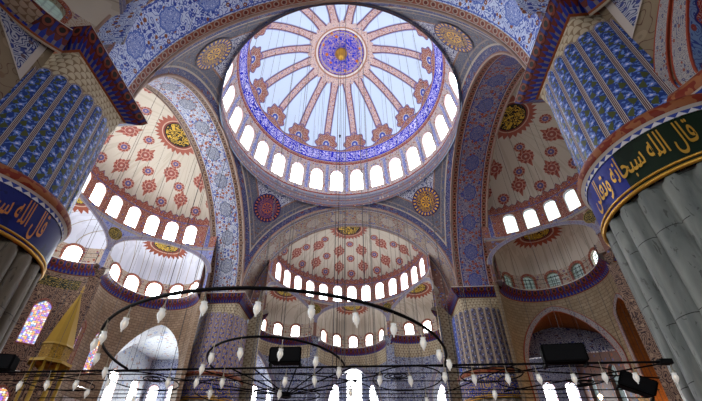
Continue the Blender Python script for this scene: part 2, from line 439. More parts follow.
    M['gold'] = mk_plain('gilding', (.75, .50, .12), .3, .6); M['copper'] = mk_plain('copper_lettering', (.62, .30, .10), .4, .3)
    M['goldpaint'] = mk_plain('gold_paint', (.55, .38, .06), .4, .2)
    M['iron'] = mk_plain('black_iron', (.018, .018, .02), .6); M['blackbox'] = mk_plain('black_plastic', (.008, .008, .009), .8)
    M['cable'] = mk_plain('steel_cable', (.10, .10, .11), .5, .3)
    M['cup'] = mk_cup(); M['brass'] = mk_plain('brass', (.55, .5, .38), .35, .5)
    M['warm'] = mk_plain('lit_lamp_glass', (.9, .8, .6), .2, 0, (1, .72, .38), 3.5, var=0)
    M['frame'] = mk_plain('window_frame_paint', (.46, .24, .18), .5); M['frame_red'] = mk_tile('red_window_surround', (.36, .12, .08), (.55, .38, .3), [(.42, .16, .10), (.2, .2, .36)], 4.5)
    M['g_white'] = mk_glass('daylight_glass', (.93, .97, 1.0), 9.0, .7)
    M['g_left'] = mk_glass('bright_daylight_glass', (.93, .98, 1.0), 17.0, .8)
    M['g_near'] = mk_glass('soft_daylight_glass', (.93, .97, 1.0), 3.5, .7)
    M['g_right'] = mk_glass('pale_green_glass', (.80, .95, .90), 1.7, .35, .24)
    M['g_blue'] = mk_glass('blue_glass', (.35, .72, 1.0), 1.4, .2, .30)
    M['g_amber'] = mk_glass('amber_glass', (1.0, .72, .42), .55, .4, .3)
    M['stained'] = mk_stained('stained_glass')
    M['gilt_dark'] = mk_tile('gilt_pattern', (.50, .33, .06), (.16, .11, .03), [(.22, .15, .03), (.6, .42, .1)], 5.0, .35)
    M['marble'] = mk_stone('pale_marble', (.50, .45, .38), (.46, .41, .34), (.3, .25, .2), 1.2, .8)
    M['carpet'] = mk_tile('red_carpet', (.34, .05, .035), (.10, .05, .10), [(.5, .25, .1), (.1, .1, .25)], 1.2, .9)
    M['timber'] = mk_plain('dark_timber', (.10, .05, .035), .5)
mats()

# ------------------------------------------------------------------ mesh builder
class MB:
    def __init__(s): s.v = []; s.f = []; s.uv = []; s.mi = []; s.cur = 0
    def grid(s, P, us, vs, uvf=None):
        b = len(s.v); nu = len(us)
        for vv in vs:
            for uu in us: s.v.append(P(uu, vv))
        uvf = uvf or (lambda a, c: (a, c))
        for j in range(len(vs) - 1):
            for i in range(nu - 1):
                s.f.append((b + j * nu + i, b + j * nu + i + 1, b + (j + 1) * nu + i + 1, b + (j + 1) * nu + i))
                s.uv.append((uvf(us[i], vs[j]), uvf(us[i + 1], vs[j]), uvf(us[i + 1], vs[j + 1]), uvf(us[i], vs[j + 1])))
                s.mi.append(s.cur)
    def poly(s, pts, uvs=None):
        b = len(s.v); s.v += [tuple(p) for p in pts]; s.f.append(tuple(range(b, b + len(pts))))
        s.uv.append(tuple(uvs) if uvs else tuple((p[0], p[2]) for p in pts)); s.mi.append(s.cur)
    def strip(s, A, B, uvA, uvB, closed=False):
        b = len(s.v); n = len(A); s.v += [tuple(p) for p in A] + [tuple(p) for p in B]
        for i in range(n if closed else n - 1):
            j = (i + 1) % n
            s.f.append((b + i, b + j, b + n + j, b + n + i)); s.uv.append((uvA[i], uvA[j], uvB[j], uvB[i])); s.mi.append(s.cur)
    def box(s, c, d, rz=0, ry=0):
        cx, cy, cz = c; hx, hy, hz = d[0] / 2, d[1] / 2, d[2] / 2
        P = []
        for z in (-hz, hz):
            for x, y in ((-hx, -hy), (hx, -hy), (hx, hy), (-hx, hy)):
                x2 = x * cos(ry) + z * sin(ry); z2 = -x * sin(ry) + z * cos(ry)
                P.append((cx + x2 * cos(rz) - y * sin(rz), cy + x2 * sin(rz) + y * cos(rz), cz + z2))
        b = len(s.v); s.v += P
        for f, ax in (((0, 3, 2, 1), 0), ((4, 5, 6, 7), 0), ((0, 1, 5, 4), 1), ((1, 2, 6, 5), 2), ((2, 3, 7, 6), 1), ((3, 0, 4, 7), 2)):
            s.f.append(tuple(b + i for i in f)); s.mi.append(s.cur)
            s.uv.append(tuple((P[i][0], P[i][1]) if ax == 0 else (P[i][0] + P[i][1], P[i][2]) for i in f))
    def tube(s, pts, r, n=6, closed=False):
        pts = [tuple(p) for p in pts]; m = len(pts); rings = []
        from mathutils import Vector
        V = [Vector(p) for p in pts]
        for i in range(m):
            a = V[i - 1] if (i > 0 or closed) else V[i]; c = V[(i + 1) % m] if (i < m - 1 or closed) else V[i]
            t = (c - a).normalized(); up = Vector((0, 0, 1)) if abs(t.z) < .95 else Vector((1, 0, 0))
            x = t.cross(up).normalized(); y = x.cross(t)
            rr = r[i] if isinstance(r, (list, tuple)) else r
            rings.append([tuple(V[i] + x * (rr * cos(2 * pi * k / n)) + y * (rr * sin(2 * pi * k / n))) for k in range(n)])
        b = len(s.v)
        for R in rings: s.v += R
        for i in range(m if closed else m - 1):
            j = (i + 1) % m
            for k in range(n):
                l = (k + 1) % n
                s.f.append((b + i * n + k, b + i * n + l, b + j * n + l, b + j * n + k)); s.mi.append(s.cur)
                s.uv.append(((i, k / n), (i, (k + 1) / n), (i + 1, (k + 1) / n), (i + 1, k / n)))
        if not closed:
            for i in (0, m - 1):
                s.f.append(tuple(b + i * n + k for k in range(n))); s.uv.append(tuple((0, 0) for k in range(n))); s.mi.append(s.cur)
    def lathe(s, c, prof, n=12, cap=True):
        cx, cy, cz = c
        us = [2 * pi * i / n for i in range(n + 1)]
        s.grid(lambda a, k: (cx + prof[int(k)][0] * cos(a), cy + prof[int(k)][0] * sin(a), cz + prof[int(k)][1]), us, list(range(len(prof))),
               lambda a, k: (a * max(p[0] for p in prof), prof[int(k)][1]))
    def build(s, name, mat, parent=None, smooth=True, origin=None):
        if parent is not None: o0 = tuple(parent['_w']) if '_w' in parent else tuple(parent.location)
        elif origin is not None: o0 = origin
        else:
            xs = [p[0] for p in s.v]; ys = [p[1] for p in s.v]; zs = [p[2] for p in s.v]
            o0 = ((min(xs) + max(xs)) / 2, (min(ys) + max(ys)) / 2, min(zs))
        me = bpy.data.meshes.new(name)
        me.from_pydata([(p[0] - o0[0], p[1] - o0[1], p[2] - o0[2]) for p in s.v], [], s.f)
        uvl = me.uv_layers.new(name='UVMap'); k = 0; flat = []
        for q in s.uv:
            for a in q: flat += [a[0], a[1]]
        uvl.data.foreach_set('uv', flat)
        for m_ in (mat if isinstance(mat, list) else [mat]): me.materials.append(M[m_] if isinstance(m_, str) else m_)
        if any(s.mi): me.polygons.foreach_set('material_index', s.mi)
        if smooth: me.polygons.foreach_set('use_smooth', [True] * len(s.f))
        me.update()
        o = bpy.data.objects.new(name, me); COL.objects.link(o)
        if parent is None: o.location = o0
        else: o.parent = parent; WL[o.name] = o0
        return o
WL = {}
# children of children share the world origin of the root, so every mesh stores root-local vertices
def build_sub(mb, name, mat, part, root, **k):
    o = mb.build(name, mat, root, **k); o.parent = part; return o

def tag(o, label, cat, group=None):
    o['label'] = label; o['category'] = cat
    if group: o['group'] = group
    return o
def thing(name, loc, label, cat, group=None):
    o = bpy.data.objects.new(name, None); o.empty_display_size = .3; COL.objects.link(o); o.location = loc
    return tag(o, label, cat, group)
def struct(o): o['kind'] = 'structure'; return o

def lin(a, b, n): return [a + (b - a) * i / n for i in range(n + 1)]
def rot(k, p):
    x, y, z = p
    for _ in range(k % 4): x, y = -y, x
    return (x, y, z)

def arch_pts(cu, v0, w, h, point=.0, n=9):
    """closed outline, counter-clockwise, of an arched opening"""
    r = w / 2; rise = r * (1 + point); sp = v0 + h - rise
    out = [(cu - r, v0), (cu + r, v0), (cu + r, sp)]
    for i in range(1, n * 2):
        t = pi * i / (2 * n)
        x = cos(t)
        y = sin(t) ** (1.0) if point == 0 else (1 - abs(cos(t)) ** 1.55) ** .72
        out.append((cu + r * x, sp + rise * y))
    out.append((cu - r, sp))
    return out

def bay(mb, P, u0, u1, v0, v1, hole, depth, nr=2, um=1.0, reveal_mi=None):
    """wall rectangle u0..u1 x v0..v1 (u in metres/um) with a hole and its reveal"""
    cu = sum(p[0] for p in hole) / len(hole); cv = (min(p[1] for p in hole) + max(p[1] for p in hole)) / 2
    def angs():
        A = [atan2(p[1] - cv, p[0] - cu) for p in hole]
        A += [atan2(b - cv, a - cu) for a in (u0, u1) for b in (v0, v1)]
        A = sorted(set(round(a, 5) for a in A)); return A
    def hit_rect(a):
        c, s_ = cos(a), sin(a); t = 1e9
        if abs(c) > 1e-9: t = min(t, ((u1 if c > 0 else u0) - cu) / c)
        if abs(s_) > 1e-9: t = min(t, ((v1 if s_ > 0 else v0) - cv) / s_)
        return cu + c * t, cv + s_ * t
    def hit_hole(a):
        c, s_ = cos(a), sin(a); best = None
        for i in range(len(hole)):
            x1, y1 = hole[i][0] - cu, hole[i][1] - cv; x2, y2 = hole[(i + 1) % len(hole)][0] - cu, hole[(i + 1) % len(hole)][1] - cv
            dx, dy = x2 - x1, y2 - y1; den = c * dy - s_ * dx
            if abs(den) < 1e-12: continue
            t = (x1 * dy - y1 * dx) / den; k = (x1 * s_ - y1 * c) / den
            if t > 0 and -1e-6 <= k <= 1 + 1e-6: best = t if best is None else max(best, t)
        best = best or .01
        return cu + c * best, cv + s_ * best
    A = angs(); H = [hit_hole(a) for a in A]; R = [hit_rect(a) for a in A]
    prev = H
    for j in range(1, nr + 1):
        f = j / nr
        cur = [(h[0] + (r[0] - h[0]) * f, h[1] + (r[1] - h[1]) * f) for h, r in zip(H, R)]
        mb.strip([P(*p, 0) for p in prev], [P(*p, 0) for p in cur], prev, cur, True)
        prev = cur
    old = mb.cur
    if reveal_mi is not None: mb.cur = reveal_mi
    L = [0]
    for i in range(1, len(H)): L.append(L[-1] + hypot(H[i][0] - H[i - 1][0], H[i][1] - H[i - 1][1]))
    ns = max(1, int(depth / .8)); 
    for j in range(ns):
        d0, d1 = depth * j / ns, depth * (j + 1) / ns
        mb.strip([P(*p, d0) for p in H], [P(*p, d1) for p in H], [(l, d0) for l in L], [(l, d1) for l in L], True)
    mb.cur = old

WN = [0]
def window(P, hole, depth, glass, fw=.10, fmat='frame', prot=.05, bars=0):
    """pane (top-level window_n) with a raised surround as child"""
    WN[0] += 1
    cu = sum(p[0] for p in hole) / len(hole); cv = (min(p[1] for p in hole) + max(p[1] for p in hole)) / 2
    mb = MB(); pts = [P(*p, depth) for p in hole]; c = P(cu, cv, depth)
    for i in range(len(hole)):
        j = (i + 1) % len(hole); mb.poly([c, pts[i], pts[j]], [(cu, cv), hole[i], hole[j]])
    o = mb.build('window_%d' % WN[0], glass, smooth=False, origin=tuple(P(cu, min(p[1] for p in hole), depth)))
    struct(o); o['label'] = 'arched window'
    del o['label']
    f = MB(); w = max(p[0] for p in hole) - min(p[0] for p in hole)
    def off(p, d):
        dx, dy = p[0] - cu, p[1] - cv; L = hypot(dx, dy); return (p[0] + dx / L * d, p[1] + dy / L * d)
    a = [P(*p, 0.0) for p in hole]; b = [P(*p, -prot) for p in hole]; c2 = [P(*off(p, fw), -prot) for p in hole]; d = [P(*off(p, fw), .02) for p in hole]
    hu = hole; ho = [off(p, fw) for p in hole]
    f.strip(a, b, hu, hu, True); f.strip(b, c2, hu, ho, True); f.strip(c2, d, ho, ho, True)
    o['_w'] = tuple(o.location)
    f.build('window_frame', fmat, o, smooth=False)
    if bars:
        g = MB(); v0 = min(p[1] for p in hole); v1 = max(p[1] for p in hole); r = .025
        for i in range(1, bars + 1):
            uu = cu - w / 2 + w * i / (bars + 1); g.tube([P(uu, v0, depth - .05), P(uu, v1 - w * .2, depth - .05)], r, 4)
        k = int((v1 - v0) / (w / (bars + 1)))
        for i in range(1, k):
            vv = v0 + (v1 - v0) * i / k
            hw = w / 2 if vv < v1 - w / 2 else sqrt(max(.01, (w / 2) ** 2 - (vv - v1 + w / 2) ** 2))
            g.tube([P(cu - hw, vv, depth - .05), P(cu + hw, vv, depth - .05)], r, 4)
        g.build('muntin', 'iron', o, smooth=False)
    del o['_w']
    return o

# ------------------------------------------------------------------ main dome
SIDE = {0: 'far', 1: 'left', 2: 'near', 3: 'right'}
ZC, RD = 33.2, 11.2
def build_dome():
    t = thing('great_dome', (0, 0, 31), 'great central dome, pale blue with sixteen patterned ribs and blue script band', 'dome')
    t['_w'] = (0, 0, 31)
    mb = MB()
    P = lambda az, el: (RD * cos(rad(el)) * cos(rad(az)), RD * cos(rad(el)) * sin(rad(az)), ZC + RD * sin(rad(el)))
    mb.grid(P, lin(0, 360, 112), lin(22.6, 89.9, 36))
    sh = mb.build('dome_shell', 'dome', t)
    # gilt boss hanging at the crown
    b = MB(); b.lathe((0, 0, 43.6), [(0.02, -.55), (.22, -.5), (.38, -.25), (.36, 0), (.62, .25), (.70, .45), (.5, .62), (.45, .8)], 20)
    b.build('crown_boss', 'gold', t)
    # drum with 28 windows
    d = MB(); st = 2 * pi / 28; z1 = ZC + RD * sin(rad(22.6))
    def PD(u, z, dd=0):
        a = u / RD; r = sqrt(RD * RD - max(0, z - ZC) ** 2) + dd
        return (r * cos(a), r * sin(a), z)
    wins = []
    for k in range(28):
        a0 = k * st; c = (a0 + st / 2)
        h = arch_pts(c * RD, 33.7, 1.5, 2.95, 0, 6)
        bay(d, PD, a0 * RD, (a0 + st) * RD, 32.6, z1, h, .42, 2)
        wins.append(h)
    d.build('drum', 'drum', t)
    r = MB()
    prof = [(10.72, 30.75), (10.72, 31.4), (10.86, 31.5), (10.86, 32.0), (10.98, 32.1), (10.98, 32.45), (11.2, 32.6)]
    r.grid(lambda a, k: (prof[int(k)][0] * cos(a), prof[int(k)][0] * sin(a), prof[int(k)][1]), lin(0, 2 * pi, 112), range(len(prof)), lambda a, k: (a * 11, prof[int(k)][1]))
    r.build('ring_moulding', 'ring', t)
    del t['_w']
    for h in wins:
        cx = sum(p[0] for p in h) / len(h) / RD
        window(PD, h, .36, 'g_white', .08, 'frame', .03)
build_dome()

# ------------------------------------------------------------------ arches and pendentives
A0, A1, ZS = 10.9, 14.5, 20.0
RP = A0 * sqrt(2)
SOF = {0: 'sof_far', 1: 'sof_side', 2: 'sof_near', 3: 'sof_right'}
ALAB = {0: 'great round arch framing the far half dome, brown patterned soffit',
        1: 'great arch on the left side with white tiled soffit and grey medallions',
        2: 'great arch overhead at the top of the photo, bright blue and white tiled soffit',
        3: 'great arch on the right side with rust and blue tiled soffit'}
for k in range(4):
    mb = MB()
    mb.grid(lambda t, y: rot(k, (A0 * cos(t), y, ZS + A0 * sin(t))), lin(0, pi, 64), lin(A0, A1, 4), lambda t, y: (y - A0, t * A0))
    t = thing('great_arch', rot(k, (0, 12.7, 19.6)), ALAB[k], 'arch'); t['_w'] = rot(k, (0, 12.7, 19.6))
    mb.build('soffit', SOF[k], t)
    # raised edge mouldings on the inner rim
    e = MB()
    for y in (A0 - .02, A1 + .02):
        e.tube([rot(k, ((A0 + .02) * cos(a), y, ZS + (A0 + .02) * sin(a))) for a in lin(0.01, pi - .01, 64)], .10, 6)
    e.build('edge_moulding', mk_plain('edge_paint_%s' % SIDE[k], (.45, .33, .27), .5), t)
    # face ring behind, towards the half dome
    for s in (-1, 1):
        f = MB()
        zz = [19.5, 20.5, 21.5, 22.5, 23.5, 24.5, 25.2, 25.95]
        outer = [(s * (A0 if z < ZS else sqrt(A0 * A0 - (z - ZS) ** 2)), z) for z in zz]
        inner = [(s * 9.1, z) for z in zz]
        f.strip([rot(k, (a, A1, z)) for a, z in outer], [rot(k, (a, A1, z)) for a, z in inner], outer, inner)
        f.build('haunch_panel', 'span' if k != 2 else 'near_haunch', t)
    del t['_w']
    # pendentive at corner between side k and k+1 (corner (-A0, A0) rotated)
    p = MB(); nz = 26; na = 24
    def PP(s_, z, off=0.0):
        q = sqrt(max(.0001, RP * RP - (z - ZS) ** 2)); a0 = acos(min(1, A0 / q)); a1 = pi / 2 - a0
        a = a0 + (a1 - a0) * s_; q += off
        return rot(k, (-q * cos(a), q * sin(a), z))
    def UVp(s_, z):
        x, y, zz = PP(s_, z)
        sd = A0 - max(abs(x), abs(y)); return (sd * 1.25, (z - ZS) * 1.35)
    b0 = len(p.v)
    p.grid(PP, lin(0, 1, na), lin(ZS - .2 + .2001, 30.9, nz), UVp)
    nm = {0: 'far left', 1: 'near left', 2: 'near right', 3: 'far right'}[k]
    pd = thing('pendentive', rot(k, (-A0, A0, ZS)), {'far left': 'grey blue pendentive with a dark rust roundel, above the far brown pier',
        'near left': 'pendentive at upper left of the dome carrying an oval gilt roundel', 'near right': 'pendentive at upper right of the dome carrying an oval gilt roundel',
        'far right': 'grey blue pendentive with a gilt roundel, above the far beige pier'}[nm], 'pendentive')
    pd['_w'] = tuple(pd.location)
    p.build('painted_surface', 'pend', pd)
    # roundel following the sphere
    zc = 29.3; q = sqrt(RP * RP - (zc - ZS) ** 2); c0 = (-q / sqrt(2), q / sqrt(2), zc)
    n = [c0[0] / RP, c0[1] / RP, (zc - ZS) / RP]
    e1 = (1 / sqrt(2), 1 / sqrt(2), 0); e2 = (n[1] * e1[2] - n[2] * e1[1], n[2] * e1[0] - n[0] * e1[2], n[0] * e1[1] - n[1] * e1[0])
    def PR(a, r):
        x, y = r * cos(a) * 1.6, r * sin(a) * 1.6
        v = [c0[i] + e1[i] * x + e2[i] * y for i in range(3)]; v[2] -= ZS
        L = sqrt(sum(w * w for w in v)); v = [w / L * (RP - .06) for w in v]
        return rot(k, (v[0], v[1], v[2] + ZS))
    r = MB(); r.grid(PR, lin(0, 2 * pi, 32), [0, .3, .6, .85, 1.0], lambda a, rr: (rr * cos(a), rr * sin(a)))
    r.build('roundel', 'roundel_far' if nm == 'far left' else 'roundel_gold', pd)
    del pd['_w']

# ------------------------------------------------------------------ half domes with three exedrae each
YH, RH = 13.84, 9.15
GL = {0: 'g_white', 1: 'g_left', 2: 'g_near', 3: 'g_right'}
def HP(k, phi, z, d=0.0, r=RH):          # phi in radians from the unit's axis
    return rot(k, ((r + d) * sin(phi), YH + (r + d) * cos(phi), z))
CD, RE = 8.03, 4.39                       # exedra centre distance and radius
HA = asin(RE / RH)                        # half angle of the exedra mouth
Z_LED = 19.5
def exC(j): a = rad(60 * j); return (CD * sin(a), YH + CD * cos(a), a)
def zarch(x):                             # arch edge height for lateral offset x
    x = min(1, abs(x) / RE); return 21.35 + 2.85 * sqrt(max(0, 1 - x * x))

def EP(k, j, t, z, d=0.0, r=RE):
    cx, cy, a = exC(j)
    return rot(k, (cx + (r + d) * sin(a + t), cy + (r + d) * cos(a + t), z))

UL = {0: 'far', 1: 'left', 2: 'near', 3: 'right'}
HLAB = {0: 'half dome at the far end, cream with rust medallions, below the great dome',
        1: 'half dome on the left side, white with rust medallions and very bright windows',
        2: 'half dome overhead behind the near arch, only its rim in the top corners',
        3: 'half dome on the right side, beige with rust medallions and pale green windows'}
EXLAB = {}
def ex_label(k, j):
    side = {0: 'far', 1: 'left', 2: 'near', 3: 'right'}[k]
    pos = {0: {-1: 'left of the middle one', 0: 'in the middle below the half dome', 1: 'right of the middle one'},
           1: {1: 'beside the far brown pier', 0: 'in the middle', -1: 'hidden behind the near left pier'},
           3: {-1: 'beside the far beige pier', 0: 'partly behind the near right pier', 1: 'hidden behind the near right pier'},
           2: {-1: 'above the near right pier side', 0: 'above the camera', 1: 'above the near left pier side'}}[k][j]
    return side, pos

def half_unit(k):
    root = thing('half_dome', rot(k, (0, YH, 24.2)), HLAB[k], 'half dome'); root['_w'] = rot(k, (0, YH, 24.2))
    sh = MB()
    def SP(ph, e):
        r = RH * cos(rad(e)); y = YH + r * cos(rad(ph))
        return rot(k, (r * sin(rad(ph)), max(y, YH), 27.4 + 4.05 * sin(rad(e))))
    sh.grid(SP, lin(-90, 90, 60), lin(0, 89.5, 24))
    # short vault joining the shell to the arch
    sh.grid(lambda e, y: rot(k, (RH * cos(rad(e)), y, 27.4 + 4.05 * sin(rad(e)))), lin(0, 180, 40), [YH - .02, YH + .3], lambda e, y: (88, min(e, 180 - e)))
    sh.build('shell', 'half', root)
    wb = MB(); st = rad(12); wins = []
    PB = lambda u, z, d=0: HP(k, u / RH, z, d)
    for i in range(15):
        a0 = -pi / 2 + i * st
        h = arch_pts((a0 + st / 2) * RH, 24.8, 1.12, 2.35, 0, 6)
        if i in (0, 14): wb.grid(PB, lin(a0 * RH, (a0 + st) * RH, 4), [24.2, 25.8, 27.4]); continue
        bay(wb, PB, a0 * RH, (a0 + st) * RH, 24.2, 27.4, h, .38, 2); wins.append((a0 + st / 2, h))
    wb.cur = 1
    wb.grid(lambda u, q: (lambda a: HP(k, a[0], a[1] , -a[2]))((u / RH, 24.2 + .22 * q, .10 if q in (0, 1) else 0)), lin(-pi / 2 * RH, pi / 2 * RH, 60), [-.4, 0, 1, 1.2], lambda u, q: (u, q * .4))
    wb.build('window_band', ['winband', 'aband'], root)
    sp = MB()
    def zlow(phi):
        for j in (-1, 0, 1):
            dphi = phi - rad(60 * j)
            if abs(dphi) < HA: return zarch(RH * sin(dphi))
        return Z_LED - .3
    phis = sorted(set([-pi / 2, pi / 2] + [rad(60 * j) + s * HA * q for j in (-1, 0, 1) for s in (-1, 1) for q in (0, .2, .4, .55, .7, .8, .88, .94, .98, .9999, 1.0001)] ))
    phis = [p for p in phis if -pi / 2 <= p <= pi / 2]
    nv = 5
    sp.grid(lambda ph, f: HP(k, ph, zlow(ph) + (24.2 - zlow(ph)) * f), phis, lin(0, 1, nv), lambda ph, f: (ph * RH, zlow(ph) + (24.2 - zlow(ph)) * f))
    sp.build('spandrel', 'span_blue' if k == 1 else 'span', root)
    # script roundels in the spandrels
    for s in (-1, 1):
        c0 = rad(30) * s
        rd = MB()
        rd.grid(lambda a, r: HP(k, c0 + .66 * r * cos(a) / RH, 23.2 + .66 * r * sin(a), -.16), lin(0, 2 * pi, 20), [0, .5, 1.0], lambda a, r: (r * cos(a), r * sin(a)))
        rd.build('spandrel_roundel', 'roundel_dk', root)
    del root['_w']
    for a, h in wins:
        if True:
            window(PB, h, .32, GL[k], .09, 'frame', .03, 0)
    for j in (-1, 0, 1): exedra(k, j)
    if k != 2:
        for s in (-1, 1):
            rp = MB(); rp.grid(lambda ph, z: HP(k, ph, z), [s * (rad(30) - .055), s * rad(30), s * (rad(30) + .055)], [0, 9, Z_LED], lambda ph, z: (ph * RH, z))
            struct(rp.build('wall_%s' % SIDE[k], 'bluewhite' if k == 0 else 'arab'))
            pq = [(9.15, 13.70), (9.15, 14.1), (9.8, 14.4), (10.9, 14.9)]
            rp = MB()
            rp.grid(lambda i, z: rot(k, (s * pq[int(i)][0], pq[int(i)][1], z)), [0, 1, 2, 3], [0, 9, Z_LED], lambda i, z: (i * .6, z))
            struct(rp.build('wall_%s' % SIDE[k], {0: 'muq', 1: 'brick_left', 3: 'brick'}[k]))

def text_mesh(s, size):
    c = bpy.data.curves.new('lettering', 'FONT'); c.body = s; c.size = size; c.resolution_u = 2; c.offset = .010 * size
    o = bpy.data.objects.new('lettering', c); COL.objects.link(o)
    dg = bpy.context.evaluated_depsgraph_get(); me = bpy.data.meshes.new_from_object(o.evaluated_get(dg))
    V = [tuple(v.co) for v in me.vertices]; F = [tuple(p.vertices) for p in me.polygons]
    bpy.data.objects.remove(o); bpy.data.curves.remove(c); bpy.data.meshes.remove(me)
    return V, F

def exedra(k, j):
    cx, cy, a = exC(j)
    w = rot(k, (cx, cy, Z_LED))
    side, pos = ex_label(k, j)
    root = thing('exedra', w, '%s exedra with sunburst crown, %s' % ({'far': 'cream', 'left': 'white', 'near': 'shaded', 'right': 'beige'}[side], pos), 'exedra'); root['_w'] = w
    zsp, rise = 21.35, 2.85
    def L(lx, ly, z): return rot(k, (cx + lx * cos(a) + ly * sin(a), cy - lx * sin(a) + ly * cos(a), z))
    def sag(x): return sqrt(max(0, RH * RH - x * x)) - CD
    def S(al, be):
        x = RE * cos(al); s = sin(al)
        return L(x, sag(x) * sin(be) ** 1.0 + RE * s * cos(be), zsp + rise * s * sin(be))
    sh = MB()
    sh.grid(S, lin(0, pi, 36), lin(0, pi / 2, 14), lambda al, be: (RE * cos(al), sag(RE * cos(al)) * sin(be) + RE * sin(al) * cos(be)))
    # cylinder cheeks between chord and half-dome cylinder
    for s in (-1, 1):
        sh.grid(lambda q, z: L(s * RE, sag(RE) * q, z), [-.05, 1.0], [Z_LED - .2, zsp], lambda q, z: (3.9, z))
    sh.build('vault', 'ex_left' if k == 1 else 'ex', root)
    PE = lambda u, z, d=0: EP(k, j, u / RE, z, d)
    wb = MB(); st = rad(29); wins = []
    for i in range(5):
        c = (i - 2) * st; h = arch_pts(c * RE, Z_LED + (.12 if k == 1 else .28), 1.3 if k == 1 else 1.02, 1.68 if k == 1 else 1.5, 0, 5)
        bay(wb, PE, (c - st / 2) * RE, (c + st / 2) * RE, Z_LED, zsp, h, .3, 2); wins.append(h)
    for s in (-1, 1):
        wb.grid(lambda u, z: PE(u, z), lin(s * 2.5 * st * RE, s * pi / 2 * RE, 4), [Z_LED, zsp])
    wb.build('window_band', 'exwin', root)
    ab = MB(); th = lin(0, pi, 32)
    def edge(t, o):                                   # arch edge on the half-dome cylinder
        x = (RE + o) * cos(t); z = zsp + (rise + o) * sin(t); ph = asin(max(-1, min(1, x / RH))); return ph, z
    E0 = [edge(t, 0) for t in th]; E1 = [edge(t, .42) for t in th]
    al = rad(60 * j)
    Q = lambda e, d: HP(k, al + e[0], e[1], d)
    uv = lambda o: [(t * RE, o) for t in th]
    ab.strip([Q(e, .15) for e in E0], [Q(e, -.12) for e in E0], uv(0), uv(.3)); ab.strip([Q(e, -.12) for e in E0], [Q(e, -.12) for e in E1], uv(0), uv(1)); ab.strip([Q(e, -.12) for e in E1], [Q(e, .05) for e in E1], uv(1), uv(1))
    ab.build('arch_band', 'aband', root)
    del root['_w']
    bright = 'g_right' if k == 3 else GL[k]
    for i, h in enumerate(wins):
        g = bright
        if k == 3 and i < 4: g = 'g_dim'
        if k == 0 and j and i in ((0,) if j < 0 else (4,)): g = 'g_dim'
        if k == 2 and j != 0: g = 'g_dim'
        window(PE, h, .26, g, .26, 'frame_red', .04, 2 if k in (1, 3) else 0)
    # cornice ledge round the exedra
    cn = MB(); prof = [(-.55, 0.0, 0), (-.62, -.10, .07), (-.50, -.50, .38), (-.28, -.80, .62), (-.16, -1.05, .85), (0.02, -1.2, 1.0)]
    lim = rad(74) if k == 2 else pi / 2 + .06
    ts = lin(-pi / 2 - .06 if j >= 0 else -lim, pi / 2 + .06 if j <= 0 else lim, 40)
    cn.grid(lambda t, q: EP(k, j, t, Z_LED + prof[int(q)][1], prof[int(q)][0]), ts, range(len(prof)), lambda t, q: (t * RE, prof[int(q)][2]))
    cn.grid(lambda t, q: EP(k, j, t, Z_LED, q), ts, [-.55, .05], lambda t, q: (t * RE, .05))
    # pieces on the half-dome cylinder between exedrae
    o = cn.build('cornice', 'cornice'); tag(o, 'curved toothed cornice under %s exedra, %s' % (side, pos), 'cornice')
    # railing cable along ledge
    rl = MB()
    for hh in (.55, 1.0):
        rl.tube([EP(k, j, t, Z_LED + hh, -.5) for t in lin(-pi / 2, pi / 2, 18)], .018, 4)
    for t in lin(-pi / 2, pi / 2, 6): rl.tube([EP(k, j, t, Z_LED, -.5), EP(k, j, t, Z_LED + 1.0, -.5)], .022, 4)
    if k != 2: tag(rl.build('railing', 'iron'), 'thin iron railing of %s exedra, %s' % (side, pos), 'railing')

def lunette(PE, h, side):
    d = 4.0; zb_ = 13.6; m = MB(); up = [(p[0], max(p[1], zb_)) for p in h[2:]]
    m.poly([PE(p[0], p[1], d) for p in up] + [PE(up[-1][0], zb_, d), PE(up[0][0], zb_, d)], up + [(up[-1][0], zb_), (up[0][0], zb_)])
    struct(m.build('wall_%s' % side, 'bluewhite', smooth=False))
    cu = (h[0][0] + h[1][0]) / 2
    for o_ in (-2.2, -1.0, .2): window(lambda u, v, q=0: PE(u, v, q + d - .12), arch_pts(cu + o_, 14.5, .62, 1.15, 0, 5), .04, 'g_white', .12, 'frame_red', .05)

def red_arch(k, j, PE, h, cc):
    ab = MB()
    lo = [(h[2][0], 6.0)] + h[2:] + [(h[-1][0], 6.0)]
    def off(p, d):
        dx, dy = p[0] - cc, p[1] - 14.0; L_ = hypot(dx, max(0, dy)); return (p[0] + dx / L_ * d, p[1] + max(0, dy) / L_ * d)
    Ls = [0]
    for i in range(1, len(lo)): Ls.append(Ls[-1] + hypot(lo[i][0] - lo[i - 1][0], lo[i][1] - lo[i - 1][1]))
    for a, b, pr_ in ((0, .42, .06),):
        A = [off(p, a) for p in lo]; B = [off(p, b) for p in lo]
        ab.strip([PE(*p, -pr_) for p in A], [PE(*p, -pr_) for p in B], [(l, 0) for l in Ls], [(l, 1) for l in Ls])
        ab.strip([PE(*p, -pr_) for p in B], [PE(*p, .02) for p in B], [(l, 1) for l in Ls], [(l, 1) for l in Ls])
    tag(ab.build('archivolt', 'aband2'), 'red band of narrow tall arch, %s exedra, %s' % ex_label(k, j), 'arch band')

